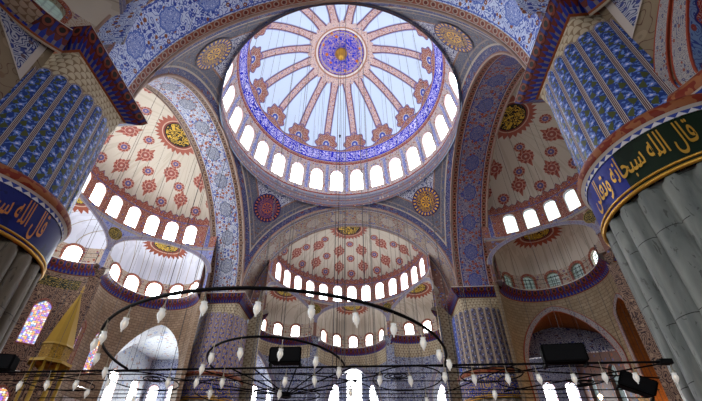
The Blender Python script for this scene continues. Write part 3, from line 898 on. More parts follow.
def lower_wall(k, j):
    """curved masonry wall carrying one exedra, with its big arch and side windows"""
    if k == 2 and j == 0: return
    R = RE if k != 2 else 5.75
    PE = lambda u, z, d=0: EP(k, j, u / R, z, d, R)
    side, pos = ex_label(k, j)
    mb = MB(); ztop = 18.5 if k != 2 else 19.3
    if j != 0:
        # arch sits on the pier side, niche bay on the axis side
        s = {(0, -1): -1, (0, 1): 1}.get((0, j), 1)
        # direction in t towards the pier is +j
        c = rad(22) * j if k in (1, 3) else rad(8) * j
        hw = rad(50)
        if k == 2: c, hw = rad(19) * j, rad(43.5)
        if k == 3: c, hw = rad(12) * j, rad(55)
        ua, ub = (c - hw) * R, (c + hw) * R
        h = arch_pts(c * R, .02, {0: 6.3, 1: 6.6, 2: 6.8, 3: 7.6}[k], {0: 16.8, 1: 16.8, 2: 17.4, 3: 17.3}[k], .35, 12)
        mb.cur = 0
        bay(mb, PE, ua, ub, 0, ztop, h, {0: 1.6, 1: 2.4, 2: 1.6, 3: 4.2}[k], 5, reveal_mi=1)
        if k == 3 and j == -1: lunette(PE, h, side)
        ends = [(-pi / 2, c - hw), (c + hw, pi / 2)]
        if k == 2: ends = []
        arch_c = c
    else:
        if k == 0:
            ua, ub = rad(-58) * R, rad(58) * R
            h = arch_pts(0, .02, 6.6, 17.0, .3, 12)
            bay(mb, PE, ua, ub, 0, ztop, h, 1.0, 5, reveal_mi=1)
            ends = [(-pi / 2, rad(-58)), (rad(58), pi / 2)]; arch_c = 0
        else:
            ends = [(-pi / 2, pi / 2)]; arch_c = None
    swin = []
    for a0, a1 in ends:
        if a1 - a0 < rad(3): continue
        if a1 - a0 > rad(150):
            EDG = [rad(q) for q in (-73, -36.5, 0, 36.5, 73)]
            for q0, q1 in ((-90, -73), (73, 90)): mb.grid(lambda u, z: PE(u, z), lin(rad(q0) * R, rad(q1) * R, 3), lin(0, ztop, 4))
            for i in range(4):
                b0, b1 = EDG[i], EDG[i + 1]; cc = (b0 + b1) / 2 * R
                h1 = arch_pts(cc, 12.1, 1.2, 3.7, .1, 7); h2 = arch_pts(cc, 5.4, 1.15, 3.4, .1, 7)
                bay(mb, PE, b0 * R, b1 * R, 10, ztop, h1, .35, 2); bay(mb, PE, b0 * R, b1 * R, 0, 10, h2, .35, 2); swin += [h1, h2]
        elif a1 - a0 > rad(20) and k == 3 and (a0 + a1) * j < 0:
            cc = (a0 + a1) / 2 * R
            h1 = arch_pts(cc, .02, 1.9, 16.2, .2, 8)
            bay(mb, PE, a0 * R, a1 * R, 0, ztop, h1, 1.2, 3, reveal_mi=1); red_arch(k, j, PE, h1, cc)
        elif a1 - a0 > rad(38) and k == 1:
            n = 2
            for i in range(n):
                b0, b1 = a0 + (a1 - a0) * i / n, a0 + (a1 - a0) * (i + 1) / n; cc = (b0 + b1) / 2 * R
                h1 = arch_pts(cc, 11.2, .85, 3.6, .1, 7); h2 = arch_pts(cc, 5.4, .8, 3.2, .1, 7)
                bay(mb, PE, b0 * R, b1 * R, 10, ztop, h1, .35, 2); bay(mb, PE, b0 * R, b1 * R, 0, 10, h2, .35, 2); swin += [h1, h2]
        else:
            mb.grid(lambda u, z: PE(u, z), lin(a0 * R, a1 * R, 6), lin(0, ztop, 4))
    mats_ = ['bluewhite' if k == 0 else 'arab' if (k == 1 and j == 0) else 'brick_left' if k == 1 else 'brick' if k != 2 else 'plaster', {0: 'bluewhite', 1: 'pale', 2: 'bluefield', 3: 'soffit_in'}[k]]
    o = struct(mb.build('wall_%s' % side, mats_))
    for h in swin: window(PE, h, .3, 'stained' if k == 1 else 'g_dim', .16, 'frame_red', .04)
    # stalactite course under the cornice
    mq = MB(); pr = [(.0, 16.9), (-.04, 17.3), (-.10, 17.7), (-.18, 18.1), (-.22, 18.5)]
    mq.grid(lambda t, q: EP(k, j, t, pr[int(q)][1], pr[int(q)][0]), lin(-pi / 2, pi / 2, 30), range(5), lambda t, q: (t * R, pr[int(q)][1]))
    if k == 1 and j == 0:
        pn = MB(); pn.grid(lambda t, z: EP(k, j, t, z, -.06), lin(rad(32), rad(80), 10), [17.0, 17.9], lambda t, z: (t * R, z))
        tag(pn.build('script_panel', 'green_gilt'), 'dark green panel with gilt script above the stained window', 'panel')
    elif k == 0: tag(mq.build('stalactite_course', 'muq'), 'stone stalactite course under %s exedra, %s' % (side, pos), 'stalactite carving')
    if arch_c is not None:
        # raised archivolt around the opening
        ab = MB(); hh = h[2:]
        hw_ = 3.15 if j else 3.3
        def off(p, d):
            dx, dy = p[0] - arch_c * R, p[1] - 11.5; L_ = hypot(dx, dy); return (p[0] + dx / L_ * d, p[1] + max(0, dy) / L_ * d)
        lo = [(hh[0][0], 9.0)] + hh + [(hh[-1][0], 9.0)]
        def band(i0, i1, pr_):
            A = [off(p, i0) for p in lo]; B = [off(p, i1) for p in lo]; Ls = [0]
            for i in range(1, len(A)): Ls.append(Ls[-1] + hypot(A[i][0] - A[i - 1][0], A[i][1] - A[i - 1][1]))
            ab.strip([PE(*p, -pr_) for p in A], [PE(*p, -pr_) for p in B], [(l, 0) for l in Ls], [(l, 1) for l in Ls])
            ab.strip([PE(*p, -pr_) for p in B], [PE(*p, .02) for p in B], [(l, 1) for l in Ls], [(l, 1) for l in Ls])
            ab.strip([PE(*p, -pr_) for p in A], [PE(*p, .02) for p in A], [(l, 0) for l in Ls], [(l, 0) for l in Ls])
        band(0.0, 1.1 if k == 1 else .55, .08)
        if k == 2:
            band(.62, 1.05, .12)
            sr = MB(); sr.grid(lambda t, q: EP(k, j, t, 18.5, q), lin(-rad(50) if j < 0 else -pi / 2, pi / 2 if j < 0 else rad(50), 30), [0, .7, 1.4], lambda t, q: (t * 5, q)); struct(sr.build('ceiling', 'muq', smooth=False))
            ty = MB(); ty.poly([PE(p[0], p[1], 1.0) for p in h[2:]] + [PE(h[-1][0], 12.4, 1.0), PE(h[2][0], 12.4, 1.0)], [(p[0], p[1]) for p in h[2:]] + [(h[-1][0], 12.4), (h[2][0], 12.4)])
            tag(ty.build('tympanum', 'bluefield', smooth=False), 'blue tiled arch field with red medallions beside the %s pier' % ('near right' if j < 0 else 'near left'), 'tiled panel')
            lg = MB(); prl = [(.02, 11.9, 0), (-.25, 12.1, .36), (-.35, 12.35, .6), (-.25, 12.6, .95), (.02, 12.65, 1)]
            lg.grid(lambda u, q: PE(u, prl[int(q)][1], prl[int(q)][0]), lin(ua, ub, 24), range(5), lambda u, q: (u, prl[int(q)][2]))
            tag(lg.build('ledge_moulding', 'mould'), 'red and white moulded ledge running outward from the %s pier' % ('near right' if j < 0 else 'near left'), 'ledge')
            pn = MB(); pn.grid(lambda u, z: PE(u, z, .12), lin(ua + .9, ub - .9, 12), [10.3, 11.9])
            tag(pn.build('script_panel', 'in_green'), 'dark green panel below the ledge beside the %s pier' % ('near right' if j < 0 else 'near left'), 'panel')
        if k == 2:
            sgn = j
            for q0, q1, q2, nm in ((-5.75, -5.75, -3.2, 'beside the blue flutes'),):
                sp_ = MB(); sp_.cur = 0; pts = [(-sgn * -6.0, 19.1), (-sgn * -6.0, 16.0), (-sgn * -5.1, 17.1), (-sgn * -4.2, 18.0), (-sgn * -3.2, 19.1)]
                ctr = (sum(p[0] for p in pts) / 5, sum(p[1] for p in pts) / 5); inn = [(ctr[0] + (p[0] - ctr[0]) * .78, ctr[1] + (p[1] - ctr[1]) * .78) for p in pts]
                sp_.strip([PE(*p, -.04) for p in pts], [PE(*p, -.04) for p in inn], pts, inn, True); sp_.cur = 1; sp_.poly([PE(*p, -.03) for p in inn], inn)
                tag(sp_.build('spandrel_panel', ['mould', 'bluewhite'], smooth=False), 'triangular blue and white panel %s of the %s pier' % (nm, 'near right' if j < 0 else 'near left'), 'panel')
        tag(ab.build('archivolt', 'aband2' if k in (2, 3) else 'aband_pale' if k == 1 else 'aband'), 'patterned band of lower arch, %s exedra, %s' % (side, pos), 'arch band')

def make_roundel_dk():
    N = NT('script_roundel'); x, y = N.u, N.v
    r = hyp(x, y)
    n = N.noise(N.vec(x * 1.6, y * 1.6), 1.6, 0.0, 1.6)
    c = N.mix((((n * 5).frac() - .5).abs() < .16) * (r < .85), (.02, .03, .02), (.5, .38, .10))
    c = N.mix(r > .9, c, (.4, .3, .1)); M['roundel_dk'] = N.out(c, .4)
make_roundel_dk()
M['g_dim'] = mk_glass('dim_grey_glass', (.16, .24, .20), .35, .3, .3)
def lower_walls(k):
    for j in (-1, 0, 1): lower_wall(k, j)
for k in range(4):
    before = set(COL.objects)
    half_unit(k)
    if k == 2:      # the entrance-side half dome is a little wider
        for o in [o for o in COL.objects if o not in before and o.parent is None]:
            o.location.x *= 1.12; o.scale.x = 1.12
    lower_walls(k)

# ------------------------------------------------------------------ piers
PC = 12.7
FORMS = {'ا': (0xFE8D, 0xFE8E, None, None), 'ل': (0xFEDD, 0xFEDE, 0xFEDF, 0xFEE0), 'ق': (0xFED5, 0xFED6, 0xFED7, 0xFED8), 'ه': (0xFEE9, 0xFEEA, 0xFEEB, 0xFEEC),
         'س': (0xFEB1, 0xFEB2, 0xFEB3, 0xFEB4), 'ب': (0xFE8F, 0xFE90, 0xFE91, 0xFE92), 'ح': (0xFEA1, 0xFEA2, 0xFEA3, 0xFEA4), 'ن': (0xFEE5, 0xFEE6, 0xFEE7, 0xFEE8),
         'و': (0xFEED, 0xFEEE, None, None), 'ت': (0xFE95, 0xFE96, 0xFE97, 0xFE98), 'ع': (0xFEC9, 0xFECA, 0xFECB, 0xFECC), 'ى': (0xFEEF, 0xFEF0, None, None)}
def shape(s):
    out = []
    for w in s.split(' '):
        r = []
        for i, ch in enumerate(w):
            f = FORMS[ch]; prv = i > 0 and FORMS[w[i - 1]][2] is not None; nxt = i < len(w) - 1 and f[2] is not None
            r.append(chr(f[3] if prv and nxt else f[1] if prv else f[2] if nxt else f[0]))
        out.append(''.join(r))
    return ' '.join(w[::-1] for w in out[::-1])

def pier(sx, sy, dz, fl, pn, label, near):
    cx, cy = sx * PC, sy * PC
    t = thing('pier', (cx, cy, 0), label, 'pier'); t['_w'] = (cx, cy, 0)
    nf = 22; zb = 9.7 + dz if near else 9.7
    zt = 11.2 + dz; zm = 11.85 + dz; zp = 17.6 + dz
    R0 = 2.62
    a_face = atan2(-23 - cy, 1.9 - cx)
    s = MB()
    zs = [0, 2, 4, 6, 8, zb - 1.0] + [zb - 1.0 + .1 * i for i in range(1, 9)] + [zb - .15]
    def PS(a, z):
        q = (a * nf / (2 * pi)) % 1.0 - .5; x = q * 2
        w = 2 * pi * R0 / nf / 2
        top = zb - .25 - w + w * sqrt(max(0, 1 - (abs(x) ** 2)))
        prof = .17 * sqrt(max(0, 1 - (abs(x) / .94) ** 2)) if abs(x) < .94 else -.03
        if z > top: prof = -.03 - .06
        r = R0 - .16 + prof
        return (cx + r * cos(a), cy + r * sin(a), z)
    n_ = nf * 12
    s.grid(PS, lin(0, 2 * pi, n_), zs, lambda a, z: (a * R0, z))
    s.build('fluted_shaft', fl, t, smooth=True)
    b = MB(); cyl = lambda r: (lambda a, z: (cx + r * cos(a), cy + r * sin(a), z))
    b.grid(cyl(R0 + .02), lin(0, 2 * pi, 72), [zb - .15, (zb + zt) / 2, zt], lambda a, z: (a * R0, z))
    if near and sx > 0:
        # the green panel occupies the right part of the visible band
        me_i = []
        for i in range(72):
            am = 2 * pi * (i + .5) / 72; me_i.append(1 if rad(199) < am < rad(300) else 0)
        b.mi = me_i * 2
        bo = b.build('inscription_band', ['in_blue', 'in_green'], t)
    else:
        bo = b.build('inscription_band', 'in_navy' if near else 'in_far', t)
    g = MB()
    for z, r, w in ((zb - .20, R0 + .02, .07), (zb - .02, R0 + .04, .045)):
        g.tube([(cx + r * cos(q), cy + r * sin(q), z) for q in lin(0, 2 * pi, 72)[:-1]], w, 6, True)
    g.build('gilt_moulding', 'gold', t)
    m = MB(); pr = [(R0 + .05, zt, 0), (R0 + .05, zt + .17, .3), (R0 + .16, zt + .22, .36), (R0 + .24, zt + .42, .6), (R0 + .16, zm - .04, .9), (R0 - .1, zm + .06, 1.0)]
    m.grid(lambda a, q: (cx + pr[int(q)][0] * cos(a), cy + pr[int(q)][0] * sin(a), pr[int(q)][1]), lin(0, 2 * pi, 72), range(len(pr)), lambda a, q: (a * R0, pr[int(q)][2]))
    m.build('red_moulding', 'mould', t)
    # painted flutes with rounded heads
    p = MB(); N = 24; off = .5 if near else 0; rh = .36
    def PPn(i, x, f):
        zt_ = zp - rh + rh * sqrt(max(0, 1 - x * x)); z = zm + (zt_ - zm) * f
        a = 2 * pi * (i + .5 + x * .5 - off) / N
        r = 2.50 - .17 * (z - zm) / (zp - zm) * (1 if near else .6) + .05 * (1 - x * x)
        return (cx + r * cos(a), cy + r * sin(a), z)
    for i in range(N):
        am = 360 * (i + .5 - off) / N
        p.cur = 1 if (pn == 'pn_farR' and 158 < am < 196) else 0
        p.grid(lambda x, f: PPn(i, x, f), [-1, -.96, -.85, -.6, -.3, 0, .3, .6, .85, .96, 1], lin(0, 1, 7), lambda x, f: (i + .5 + x * .5, PPn(i, x, f)[2] - zp + rh))
    p.build('painted_flutes', [pn, 'pn_farB'] if pn == 'pn_farR' else pn, t)
    # stalactite neck changing from round to square
    nk = MB(); H = 1.85; z1 = 18.75
    def NK(a, z):
        f = max(0, min(1, (z - (zp - .45)) / (z1 - (zp - .45))))
        q = max(abs(cos(a)), abs(sin(a))); rs = H / q; rc = 2.30 if near else 2.36
        rs = min(rs, 2.5); r = rc + (rs * 1.04 - rc) * f ** .8
        return (cx + r * cos(a), cy + r * sin(a), z)
    nk.grid(NK, lin(0, 2 * pi, 80), lin(zp - .38, z1, 6), lambda a, z: (a * 2.4, z))
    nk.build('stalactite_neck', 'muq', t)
    # square core above neck
    c = MB(); c.box((cx, cy, (z1 + 19.6) / 2), (2 * H - .1, 2 * H - .1, 19.6 - z1)); c.build('impost_block', 'brick', t, smooth=False)
    del t['_w']
    # cornice around the square top
    cn = MB(); pr = [(2.62, 19.66, 0), (2.66, 19.55, .10), (2.52, 19.22, .40), (2.28, 18.98, .64), (2.05, 18.8, .86), (1.82, 18.68, 1.0)]
    sq = [(-1, -1), (1, -1), (1, 1), (-1, 1)]
    for e in range(4):
        a, b2 = sq[e], sq[(e + 1) % 4]
        cn.grid(lambda u, q: (cx + (a[0] + (b2[0] - a[0]) * u) * pr[int(q)][0], cy + (a[1] + (b2[1] - a[1]) * u) * pr[int(q)][0], pr[int(q)][1]), lin(0, 1, 6), range(len(pr)), lambda u, q: (u * 5.2, pr[int(q)][2]))
    cn.poly([(cx + a * 2.62, cy + b2 * 2.62, 19.66) for a, b2 in sq], [(0, .05)] * 4)
    tag(cn.build('cornice', 'cornice', smooth=False), 'square projecting cornice atop the ' + {(1, -1): 'near right blue pier', (-1, -1): 'near left dark blue pier', (1, 1): 'far right beige pier', (-1, 1): 'far left brown pier'}[(sx, sy)], 'cornice')
    return t, zb, zt, cx, cy, R0

def band_text(t, cx, cy, R, s, size, a_start, z0, mat, name, stretch=1.0):
    V, F = text_mesh(s, size); mb = MB()
    for off, dv in ((.07, 0),):
        mb.v = [(cx + (R + off) * cos(a_start + v[0] * stretch / R), cy + (R + off) * sin(a_start + v[0] * stretch / R), z0 + v[1]) for v in V]
        mb.f = F; mb.uv = [tuple((0, 0) for _ in f) for f in F]; mb.mi = [0] * len(F)
    t['_w'] = (cx, cy, 0); o = mb.build(name, mat, t, smooth=False); del t['_w']; return o

def band_fit(t, cx, cy, R, s_, size, a0, a1, z0, mat, name):
    V, F = text_mesh(shape(s_), 1.0); w_ = max(v[0] for v in V) - min(v[0] for v in V)
    band_text(t, cx, cy, R, shape(s_), size, rad(a0), z0, mat, name, rad(a1 - a0) * R / (w_ * size))
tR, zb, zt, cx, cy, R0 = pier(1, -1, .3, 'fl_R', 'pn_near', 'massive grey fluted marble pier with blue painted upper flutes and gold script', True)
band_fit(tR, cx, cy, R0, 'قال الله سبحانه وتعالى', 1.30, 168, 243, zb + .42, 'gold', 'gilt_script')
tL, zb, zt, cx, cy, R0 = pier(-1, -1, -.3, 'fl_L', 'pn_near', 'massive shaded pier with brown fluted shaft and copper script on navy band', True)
band_fit(tL, cx, cy, R0, 'قال الله سبحانه وتعالى', 1.42, 288, 366, zb + .40, 'copper', 'copper_script')
pier(1, 1, 0, 'fl_F', 'pn_farR', 'far right pier with beige painted flutes above a blue and gold band', False)
pier(-1, 1, 0, 'fl_F', 'pn_farL', 'far left pier with brown and blue painted flutes above a gilt band', False)

# ------------------------------------------------------------------ outer shell
S = 28.5; HZ = 19.2
def outer(k):
    mb = MB(); P = lambda u, z, d=0: rot(k, (u, S + d, z)); st = 4.75; wins = []
    nb = 21 if k == 0 else 12; st = 2 * S / nb
    for i in range(nb):
        u0 = -S + i * st; c = u0 + st / 2
        w_ = 1.4 if k == 0 else 1.7
        hs = [(arch_pts(c, 10.4, w_, 5.2, 0, 7), 9.4, HZ), (arch_pts(c, 3.2, w_, 4.2, .1, 7), 0, 9.4)]
        if k == 0 and i == 10: hs[0] = (arch_pts(c, 10.4, 1.9, 7.3, 0, 7), 9.4, HZ)
        for h, a, b in hs:
            bay(mb, P, u0, u0 + st, a, b, h, .5, 1); wins.append((c, a, h))
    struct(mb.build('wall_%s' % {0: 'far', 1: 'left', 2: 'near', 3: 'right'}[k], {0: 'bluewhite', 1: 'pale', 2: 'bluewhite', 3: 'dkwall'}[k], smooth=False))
    for c, a, h in wins:
        g = {0: 'g_white', 1: 'g_left', 2: 'g_near', 3: 'g_blue'}[k]
        if k == 3 and (a == 0 or c < 0): g = 'g_dim'
        window(P, h, .42, g, .14, 'frame', .04)
for k in range(4): outer(k)
f = MB(); f.grid(lambda x, y: (x, y, 0), lin(-S, S, 8), lin(-S, S, 8)); struct(f.build('floor', 'carpet', smooth=False))
c = MB(); n = 0
g = .5
def inside(x, y):
    if abs(x) < 14.9 and abs(y) < 14.9: return True
    for k in range(4):
        X_, Y_, _ = rot(4 - k, (x, y, 0))
        if hypot(X_, Y_ - YH) < RH + .4 and Y_ > YH: return True
        for j in (-1, 0, 1):
            ex, ey, a = exC(j)
            if hypot(X_ - ex, Y_ - ey) < RE + .9: return True
    return False
m_ = int(2 * S / g)
for i in range(m_):
    j = 0
    while j < m_:
        if inside(-S + (i + .5) * g, -S + (j + .5) * g): j += 1; continue
        j2 = j
        while j2 < m_ and not inside(-S + (i + .5) * g, -S + (j2 + .5) * g): j2 += 1
        x0, x1, y0, y1 = -S + i * g, -S + (i + 1) * g, -S + j * g, -S + j2 * g
        c.poly([(x0, y0, HZ), (x1, y0, HZ), (x1, y1, HZ), (x0, y1, HZ)], [(x0, y0), (x1, y0), (x1, y1), (x0, y1)]); j = j2
struct(c.build('ceiling', 'pale', smooth=False))

# ------------------------------------------------------------------ iron chandelier (one welded frame in the plane z = 4.7)
ZK = 4.7
def build_chandelier():
    t = thing('chandelier_frame', (0, -12.5, ZK), 'wide black iron chandelier frame of bars, half rings and curls hung low', 'chandelier'); t['_w'] = (0, -12.5, ZK)
    def part(name, pts, r, closed=False, n=6):
        m = MB(); m.tube(pts, r, n, closed); m.build(name, 'iron', t)
    circ = lambda cx, cy, rx, ry, a0=0, a1=360, n=48: [(cx + rx * cos(a), cy + ry * sin(a), ZK) for a in lin(rad(a0), rad(a1), n)]
    part('main_bar', [(-9.3, -12.95, ZK), (-1.6, -13.1, ZK), (9.15, -13.25, ZK)], .028)
    part('outer_half_ring', circ(-.35, -13.15, 4.18, 4.27, 180, 360), .034)
    part('inner_half_ring', circ(-.43, -13.12, 1.74, 2.14, 180, 360, 32), .028)
    for y0, y1, x0, x1 in ((-12.2, -11.6, -9.0, 9.6), (-11.15, -10.7, -9.4, 10.4), (-10.15, -9.75, -9.5, 10.6), (-12.75, -12.5, -9.0, 6.0), (-10.6, -10.3, -6.5, 8.0)):
        part('cross_bar', [(x0, y0, ZK), (x1, y1, ZK)], .015)
    for cx, cy, rx, ry in ((-4.65, -11.95, .95, 1.0), (2.99, -11.95, .95, 1.2), (-7.4, -11.8, 1.0, .8), (7.0, -11.9, 1.5, 1.1), (-.75, -10.4, 2.9, 2.2), (5.2, -12.3, .8, .7), (-.75, -10.35, 1.1, .8)):
        part('ring', circ(cx, cy, rx, ry)[:-1], .017, True)
    for cx, cy in ((-4.21, -12.21), (2.69, -12.29), (7.9, -11.5)):
        part('scroll', [(cx + (.34 - .11 * a / (2 * pi)) * cos(a) * 1.2, cy + (.34 - .11 * a / (2 * pi)) * sin(a), ZK) for a in lin(0, 5.2 * pi, 40)], .015)
    for x1, y1 in ((-2.6, -13.1), (-1.7, -13.1), (-1.1, -13.1), (.05, -13.1), (.75, -13.1), (1.5, -13.1), (-3.8, -12.4), (2.3, -12.5), (-2.9, -11.2), (1.4, -11.3)):
        part('spoke', [(-.75, -10.33, ZK), (x1, y1, ZK)], .018)
    part('diagonal_bar', [(3.2, -13.2, ZK), (9.7, -11.9, ZK)], .02); part('diagonal_bar', [(-5.0, -13.05, ZK), (-9.2, -11.6, ZK)], .015)
    part('diagonal_bar', [(6.0, -10.6, ZK), (9.15, -13.2, ZK)], .02); part('diagonal_bar', [(4.2, -10.4, ZK), (5.6, -13.2, ZK)], .015)
    m = MB(); m.tube([(-.75, -10.33, ZK - .08), (-.75, -10.33, ZK + .08)], .16, 12); m.build('hub', 'iron', t)
    m = MB(); m.box((9.05, -13.25, ZK), (.28, .16, .12)); m.build('end_clamp', 'iron', t, smooth=False)
    del t['_w']
build_chandelier()

LP = {'outer': [(-1.59, -17.2), (-2.44, -16.85), (-3.17, -16.3), (-4.08, -15.05), (-3.64, -15.85), (-.78, -17.38), (.13, -17.38), (1.0, -17.2), (1.73, -16.85), (2.4, -16.36), (3.0, -15.68), (3.4, -15.0), (3.72, -14.31), (3.76, -13.39), (-4.45, -14.1)],
      'inner': [(-.79, -15.2), (-1.51, -14.95), (-2.0, -14.2), (.06, -15.14), (.76, -14.65), (1.22, -13.9)],
      'bar': [(-7.56, -12.98), (-5.92, -13.02), (-5.01, -13.05), (-2.56, -13.1), (-1.87, -13.1), (-3.34, -13.08), (-6.76, -13.0), (-.22, -13.12), (.54, -13.13), (2.19, -13.15), (2.95, -13.16), (6.04, -13.2), (6.84, -13.22), (7.55, -13.23), (8.25, -13.24), (4.5, -13.18), (5.3, -13.2), (9.12, -13.25)],
      'back': [(-6.2, -12.1), (-5.3, -11.2), (3.6, -11.0), (8.9, -12.05), (1.4, -11.9), (-2.6, -11.97), (-.6, -11.95), (5.4, -11.6)]}
LL = {'outer': ('small clear glass lamp hanging from the large curved half ring', 'lamps on the large half ring'),
      'inner': ('small clear glass lamp hanging from the smaller inner half ring', 'lamps on the inner half ring'),
      'bar': ('small clear glass lamp hanging from the long straight bar', 'lamps on the long bar'),
      'back': ('small clear glass lamp hanging among the rear rings and curls', 'lamps among the rear rings')}
proto = None
def make_lamp():
    t = thing('glass_lamp', (0, 0, 0), '', 'lamp'); t['_w'] = (0, 0, 0)
    m = MB(); m.lathe((0, 0, 0), [(.004, -.175), (.016, -.16), (.014, -.14), (.042, -.10), (.066, -.04), (.070, 0), (.058, .045), (.046, .07), (.060, .10), (.052, .102), (.040, .07), (.050, .04), (.060, 0), (.055, -.04), (.03, -.09)], 12); cup = m.build('glass_cup', 'cup', t)
    m = MB(); m.tube([(0, 0, .05), (0.01, 0, .40)], .010, 5); m.tube([(cos(a) * .056, sin(a) * .056, .10) for a in lin(0, 2 * pi, 12)[:-1]], .006, 4, True)
    for q in range(3): a = 2 * pi * q / 3; m.tube([(.056 * cos(a), .056 * sin(a), .10), (0, 0, .22)], .005, 4)
    m.build('hanger', 'brass', t)
    m = MB(); m.lathe((0, 0, 0), [(.002, -.05), (.018, -.03), (.02, 0), (.01, .03), (.004, .06)], 8); b_ = m.build('bulb', 'warm', t); b_.parent = cup
    del t['_w']; return t
for kd, pts in LP.items():
    for x, y in pts:
        if proto is None: proto = make_lamp(); r = proto; pkids = list(proto.children)
        else:
            r = proto.copy(); COL.objects.link(r)
            for ch in pkids:
                c_ = ch.copy(); COL.objects.link(c_); c_.parent = r
                for g_ in list(ch.children):
                    d_ = g_.copy(); COL.objects.link(d_); d_.parent = c_
        r.location = (x, y, ZK - .345 + random.uniform(-.02, .02)); r.rotation_euler = (random.uniform(-.10, .10), random.uniform(-.10, .10), random.uniform(0, 6))
        r.scale = (.95, .95, .95); r['label'], r['group'] = LL[kd]

# ------------------------------------------------------------------ loudspeakers on the frame
def speaker(x, y, z, w, h, d, rz, tilt, label):
    t = thing('loudspeaker', (x, y, z), label, 'loudspeaker'); t['_w'] = (0, 0, 0)
    m = MB(); b = .04
    pr = [(-w / 2 + b, -h / 2), (w / 2 - b, -h / 2), (w / 2, -h / 2 + b), (w / 2, h / 2 - b), (w / 2 - b, h / 2), (-w / 2 + b, h / 2), (-w / 2, h / 2 - b), (-w / 2, -h / 2 + b)]
    A = [(p[0], -d / 2, p[1]) for p in pr]; B = [(p[0] * .86, d / 2, p[1] * .9) for p in pr]
    m.strip(A, B, pr, pr, True); m.poly(A, pr); m.poly(B, pr); m.build('cabinet', 'blackbox', t, smooth=False)
    m = MB(); m.box((0, -d / 2 - .012, 0), (w - .1, .02, h - .08)); m.build('grille', 'iron', t, smooth=False)
    for q in (-.46, .46):
        m = MB(); m.box((w * q, 0, -h / 2 - .03), (.05, d * .6, .10)); m.build('bracket', 'iron', t, smooth=False)
    del t['_w']; t.rotation_euler = (0, tilt, rz)
speaker(-.25, -13.1, ZK + .30, .86, .42, .34, 0, 0, 'black loudspeaker box on the bar inside the inner half ring')
speaker(6.75, -13.2, ZK + .22, 1.02, .46, .36, -.1, 0, 'large black loudspeaker on the bar in front of the orange arch')
speaker(8.85, -12.2, ZK - .25, .80, .42, .36, -.3, .5, 'tilted black loudspeaker hanging below the bar beside the grey fluted pier')
speaker(-8.45, -12.95, ZK + .27, .80, .44, .34, .2, 0, 'black loudspeaker at the far left end of the bar')

# ------------------------------------------------------------------ suspension cables
CABLE = {}
def cable(x, y, z0, z1, lab, grp, r=.014):
    key = round(z1 - z0, 1)
    if (key, r) not in CABLE:
        m = MB(); m.tube([(0, 0, 0), (0, 0, key)], r, 5); o = m.build('suspension_cable', 'cable', origin=(0, 0, 0)); CABLE[(key, r)] = o
    else: o = CABLE[(key, r)].copy(); COL.objects.link(o)
    o.location = (x, y, z0); tag(o, lab, 'cable', grp)
def dome_z(x, y):
    r2 = x * x + y * y
    if r2 < 10.7 ** 2: return ZC + sqrt(RD * RD - r2)
    if abs(x) < A0 and A0 <= abs(y) <= A1: return ZS + sqrt(A0 * A0 - x * x)
    if abs(y) < A0 and A0 <= abs(x) <= A1: return ZS + sqrt(A0 * A0 - y * y)
    for k in range(4):
        X_, Y_, _ = rot(4 - k, (x, y, 0)); q = hypot(X_, Y_ - YH)
        if Y_ > YH and q < RH - .2: return 27.4 + 4.05 * sqrt(1 - (q / RH) ** 2)
    return None
n_c = 0
for R_, n_, ph in ((2.4, 8, .2), (5.2, 12, .05), (8.0, 18, .3), (9.9, 14, 0)):
    for i in range(n_):
        a = 2 * pi * i / n_ + ph; x, y = R_ * cos(a), R_ * sin(a)
        cable(x, y, 4.0, round(dome_z(x, y) - .02, 1), 'thin steel cable hanging from the great dome', 'cables below the great dome', .009 if i % 3 else .014)
for k, nm in ((0, 'far'), (1, 'left'), (3, 'right')):
    for i in range(14):
        px_ = -7.6 + 15.2 * (i + .5) / 14; py_ = YH + 1.2 + (i % 3) * 1.9
        x, y, _ = rot(k, (px_, py_, 0)); z = dome_z(x, y)
        if z: cable(x, y, 4.0, round(z - .02, 1), 'thin steel cable hanging from the %s half dome' % nm, 'cables below the %s half dome' % nm, .009 if i % 2 else .013)
for x, y in ((-4.5, -13.05), (-1.6, -17.2), (1.9, -16.8), (3.8, -13.15), (-.4, -13.1), (6.9, -13.2), (-7.5, -13.0), (1.3, -13.15), (-2.2, -13.1)):
    z = dome_z(x, y)
    if z: cable(x, y, ZK, round(z - .02, 1), 'thin steel cable rising from the chandelier frame', 'cables of the chandelier frame', .006)
m = MB(); m.tube([(0, 0, 43.1), (0, 0, 4)], .022, 6); m.lathe((0, 0, 30), [(.02, -.2), (.09, -.1), (.05, 0), (.1, .1), (.02, .2)], 8)
tag(m.build('boss_chain', 'iron', origin=(0, 0, 4)), 'thicker dark chain dropping from the gilt boss at the dome crown', 'chain')

def aisle_lamp(x, y, z, label):
    t = thing('aisle_lamp', (x, y, z), label, 'lamp'); t['_w'] = (0, 0, 0)
    m = MB(); m.lathe((0, 0, 0), [(.02, -.22), (.12, -.15), (.17, 0), (.14, .12), (.05, .2)], 12); m.build('globe', 'warm', t)
    m = MB(); m.tube([(0, 0, .2), (0, 0, HZ - z)], .012, 5); m.build('rod', 'iron', t)
    del t['_w']
    ld = bpy.data.lights.new('aisle_lamp_light', 'POINT'); ld.energy = 150; ld.color = (1, .62, .30); ld.shadow_soft_size = .25
    lo = bpy.data.objects.new('aisle_lamp_light', ld); COL.objects.link(lo); lo.location = (0, 0, -.45); lo.parent = t
aisle_lamp(19.5, 9.0, 9.2, 'round lit lamp in the orange lower arch on the right')
aisle_lamp(23.5, 5.5, 8.0, 'round lit lamp in the narrow red arch on the right')

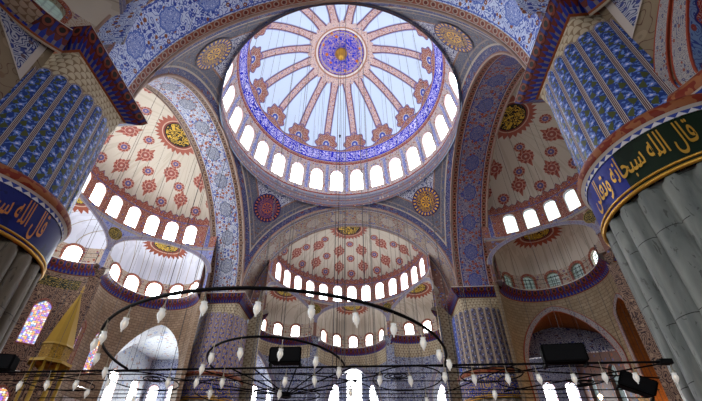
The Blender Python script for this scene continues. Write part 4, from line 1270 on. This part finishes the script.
# ------------------------------------------------------------------ gilded pulpit with pointed spire
def minbar(x, y):
    t = thing('pulpit_tower', (x, y, 0), 'tall gilded pulpit tower with pointed cone spire, before the stained windows', 'pulpit'); t['_w'] = (x, y, 0)
    oct_ = lambda r, z: [(x + r * cos(rad(22.5 + 45 * i)), y + r * sin(rad(22.5 + 45 * i)), z) for i in range(8)]
    def prism(name, prof, mat):
        m = MB()
        for (r0, z0), (r1, z1) in zip(prof, prof[1:]):
            A, B = oct_(r0, z0), oct_(r1, z1); L = r0 * .8
            for i in range(8):
                j = (i + 1) % 8; m.poly([A[i], A[j], B[j], B[i]], [(i * L, z0), ((i + 1) * L, z0), ((i + 1) * L, z1), (i * L, z1)])
        m.build(name, mat, t, smooth=False)
    prism('spire', [(.88, 9.35), (.78, 9.5), (.42, 11.3), (.02, 13.0)], 'goldpaint')
    prism('drum_panel', [(.80, 8.55), (.80, 9.35)], 'gilt_dark')
    prism('eave', [(1.1, 8.3), (1.12, 8.45), (.80, 8.56)], 'goldpaint')
    prism('lower_stage', [(.95, 4.2), (1.0, 4.3), (1.0, 5.6), (.9, 5.7), (.9, 5.9)], 'gilt_dark')
    prism('base', [(1.2, 0), (1.2, .3), (.95, .4), (.95, 4.2)], 'marble')
    for i in range(8):
        a = rad(22.5 + 45 * i); m = MB(); m.tube([(x + .86 * cos(a), y + .86 * sin(a), 5.85), (x + .86 * cos(a), y + .86 * sin(a), 8.35)], .07, 8); m.build('column', 'goldpaint', t)
    m = MB(); m.lathe((x, y, 13.0), [(.02, -.05), (.10, .05), (.03, .15), (.07, .25), (.01, .55)], 10); m.build('finial', 'gold', t)
    del t['_w']
minbar(-16.2, -2.5)


# ------------------------------------------------------------------ camera, world
w = bpy.data.worlds.new('World'); SC.world = w; w.use_nodes = True
w.node_tree.nodes['Background'].inputs[0].default_value = (.5, .6, .8, 1); w.node_tree.nodes['Background'].inputs[1].default_value = .3
cd = bpy.data.cameras.new('camera'); cam = bpy.data.objects.new('camera', cd); COL.objects.link(cam); SC.camera = cam
from mathutils import Matrix, Vector
CX, CY, CZ, YAW, PITCH, ROLL, F, PX, PY = 1.917, -23.002, 1.577, -.0853, .6049, .0162, 384.32, 337.53, 248.30
fw = Vector((sin(YAW) * cos(PITCH), cos(YAW) * cos(PITCH), sin(PITCH))); r0 = Vector((cos(YAW), -sin(YAW), 0)); u0 = r0.cross(fw)
rr = r0 * cos(ROLL) + u0 * sin(ROLL); uu = -r0 * sin(ROLL) + u0 * cos(ROLL)
mt = Matrix((rr, uu, -fw)).transposed().to_4x4(); mt.translation = Vector((CX, CY, CZ)); cam.matrix_world = mt
cd.sensor_fit = 'HORIZONTAL'; cd.sensor_width = 36; cd.lens = F / 702 * 36
cd.shift_x = (351 - PX) / 702; cd.shift_y = (PY - 200.5) / 702; cd.clip_end = 300; cd.clip_start = .05
SC.view_settings.view_transform = 'Standard'; SC.view_settings.look = 'None'; SC.view_settings.gamma = 1; SC.view_settings.exposure = 0.75
SC.cycles.use_denoising = True; SC.cycles.max_bounces = 6; SC.cycles.diffuse_bounces = 4
for o in list(COL.objects):
    if '_w' in o: del o['_w']
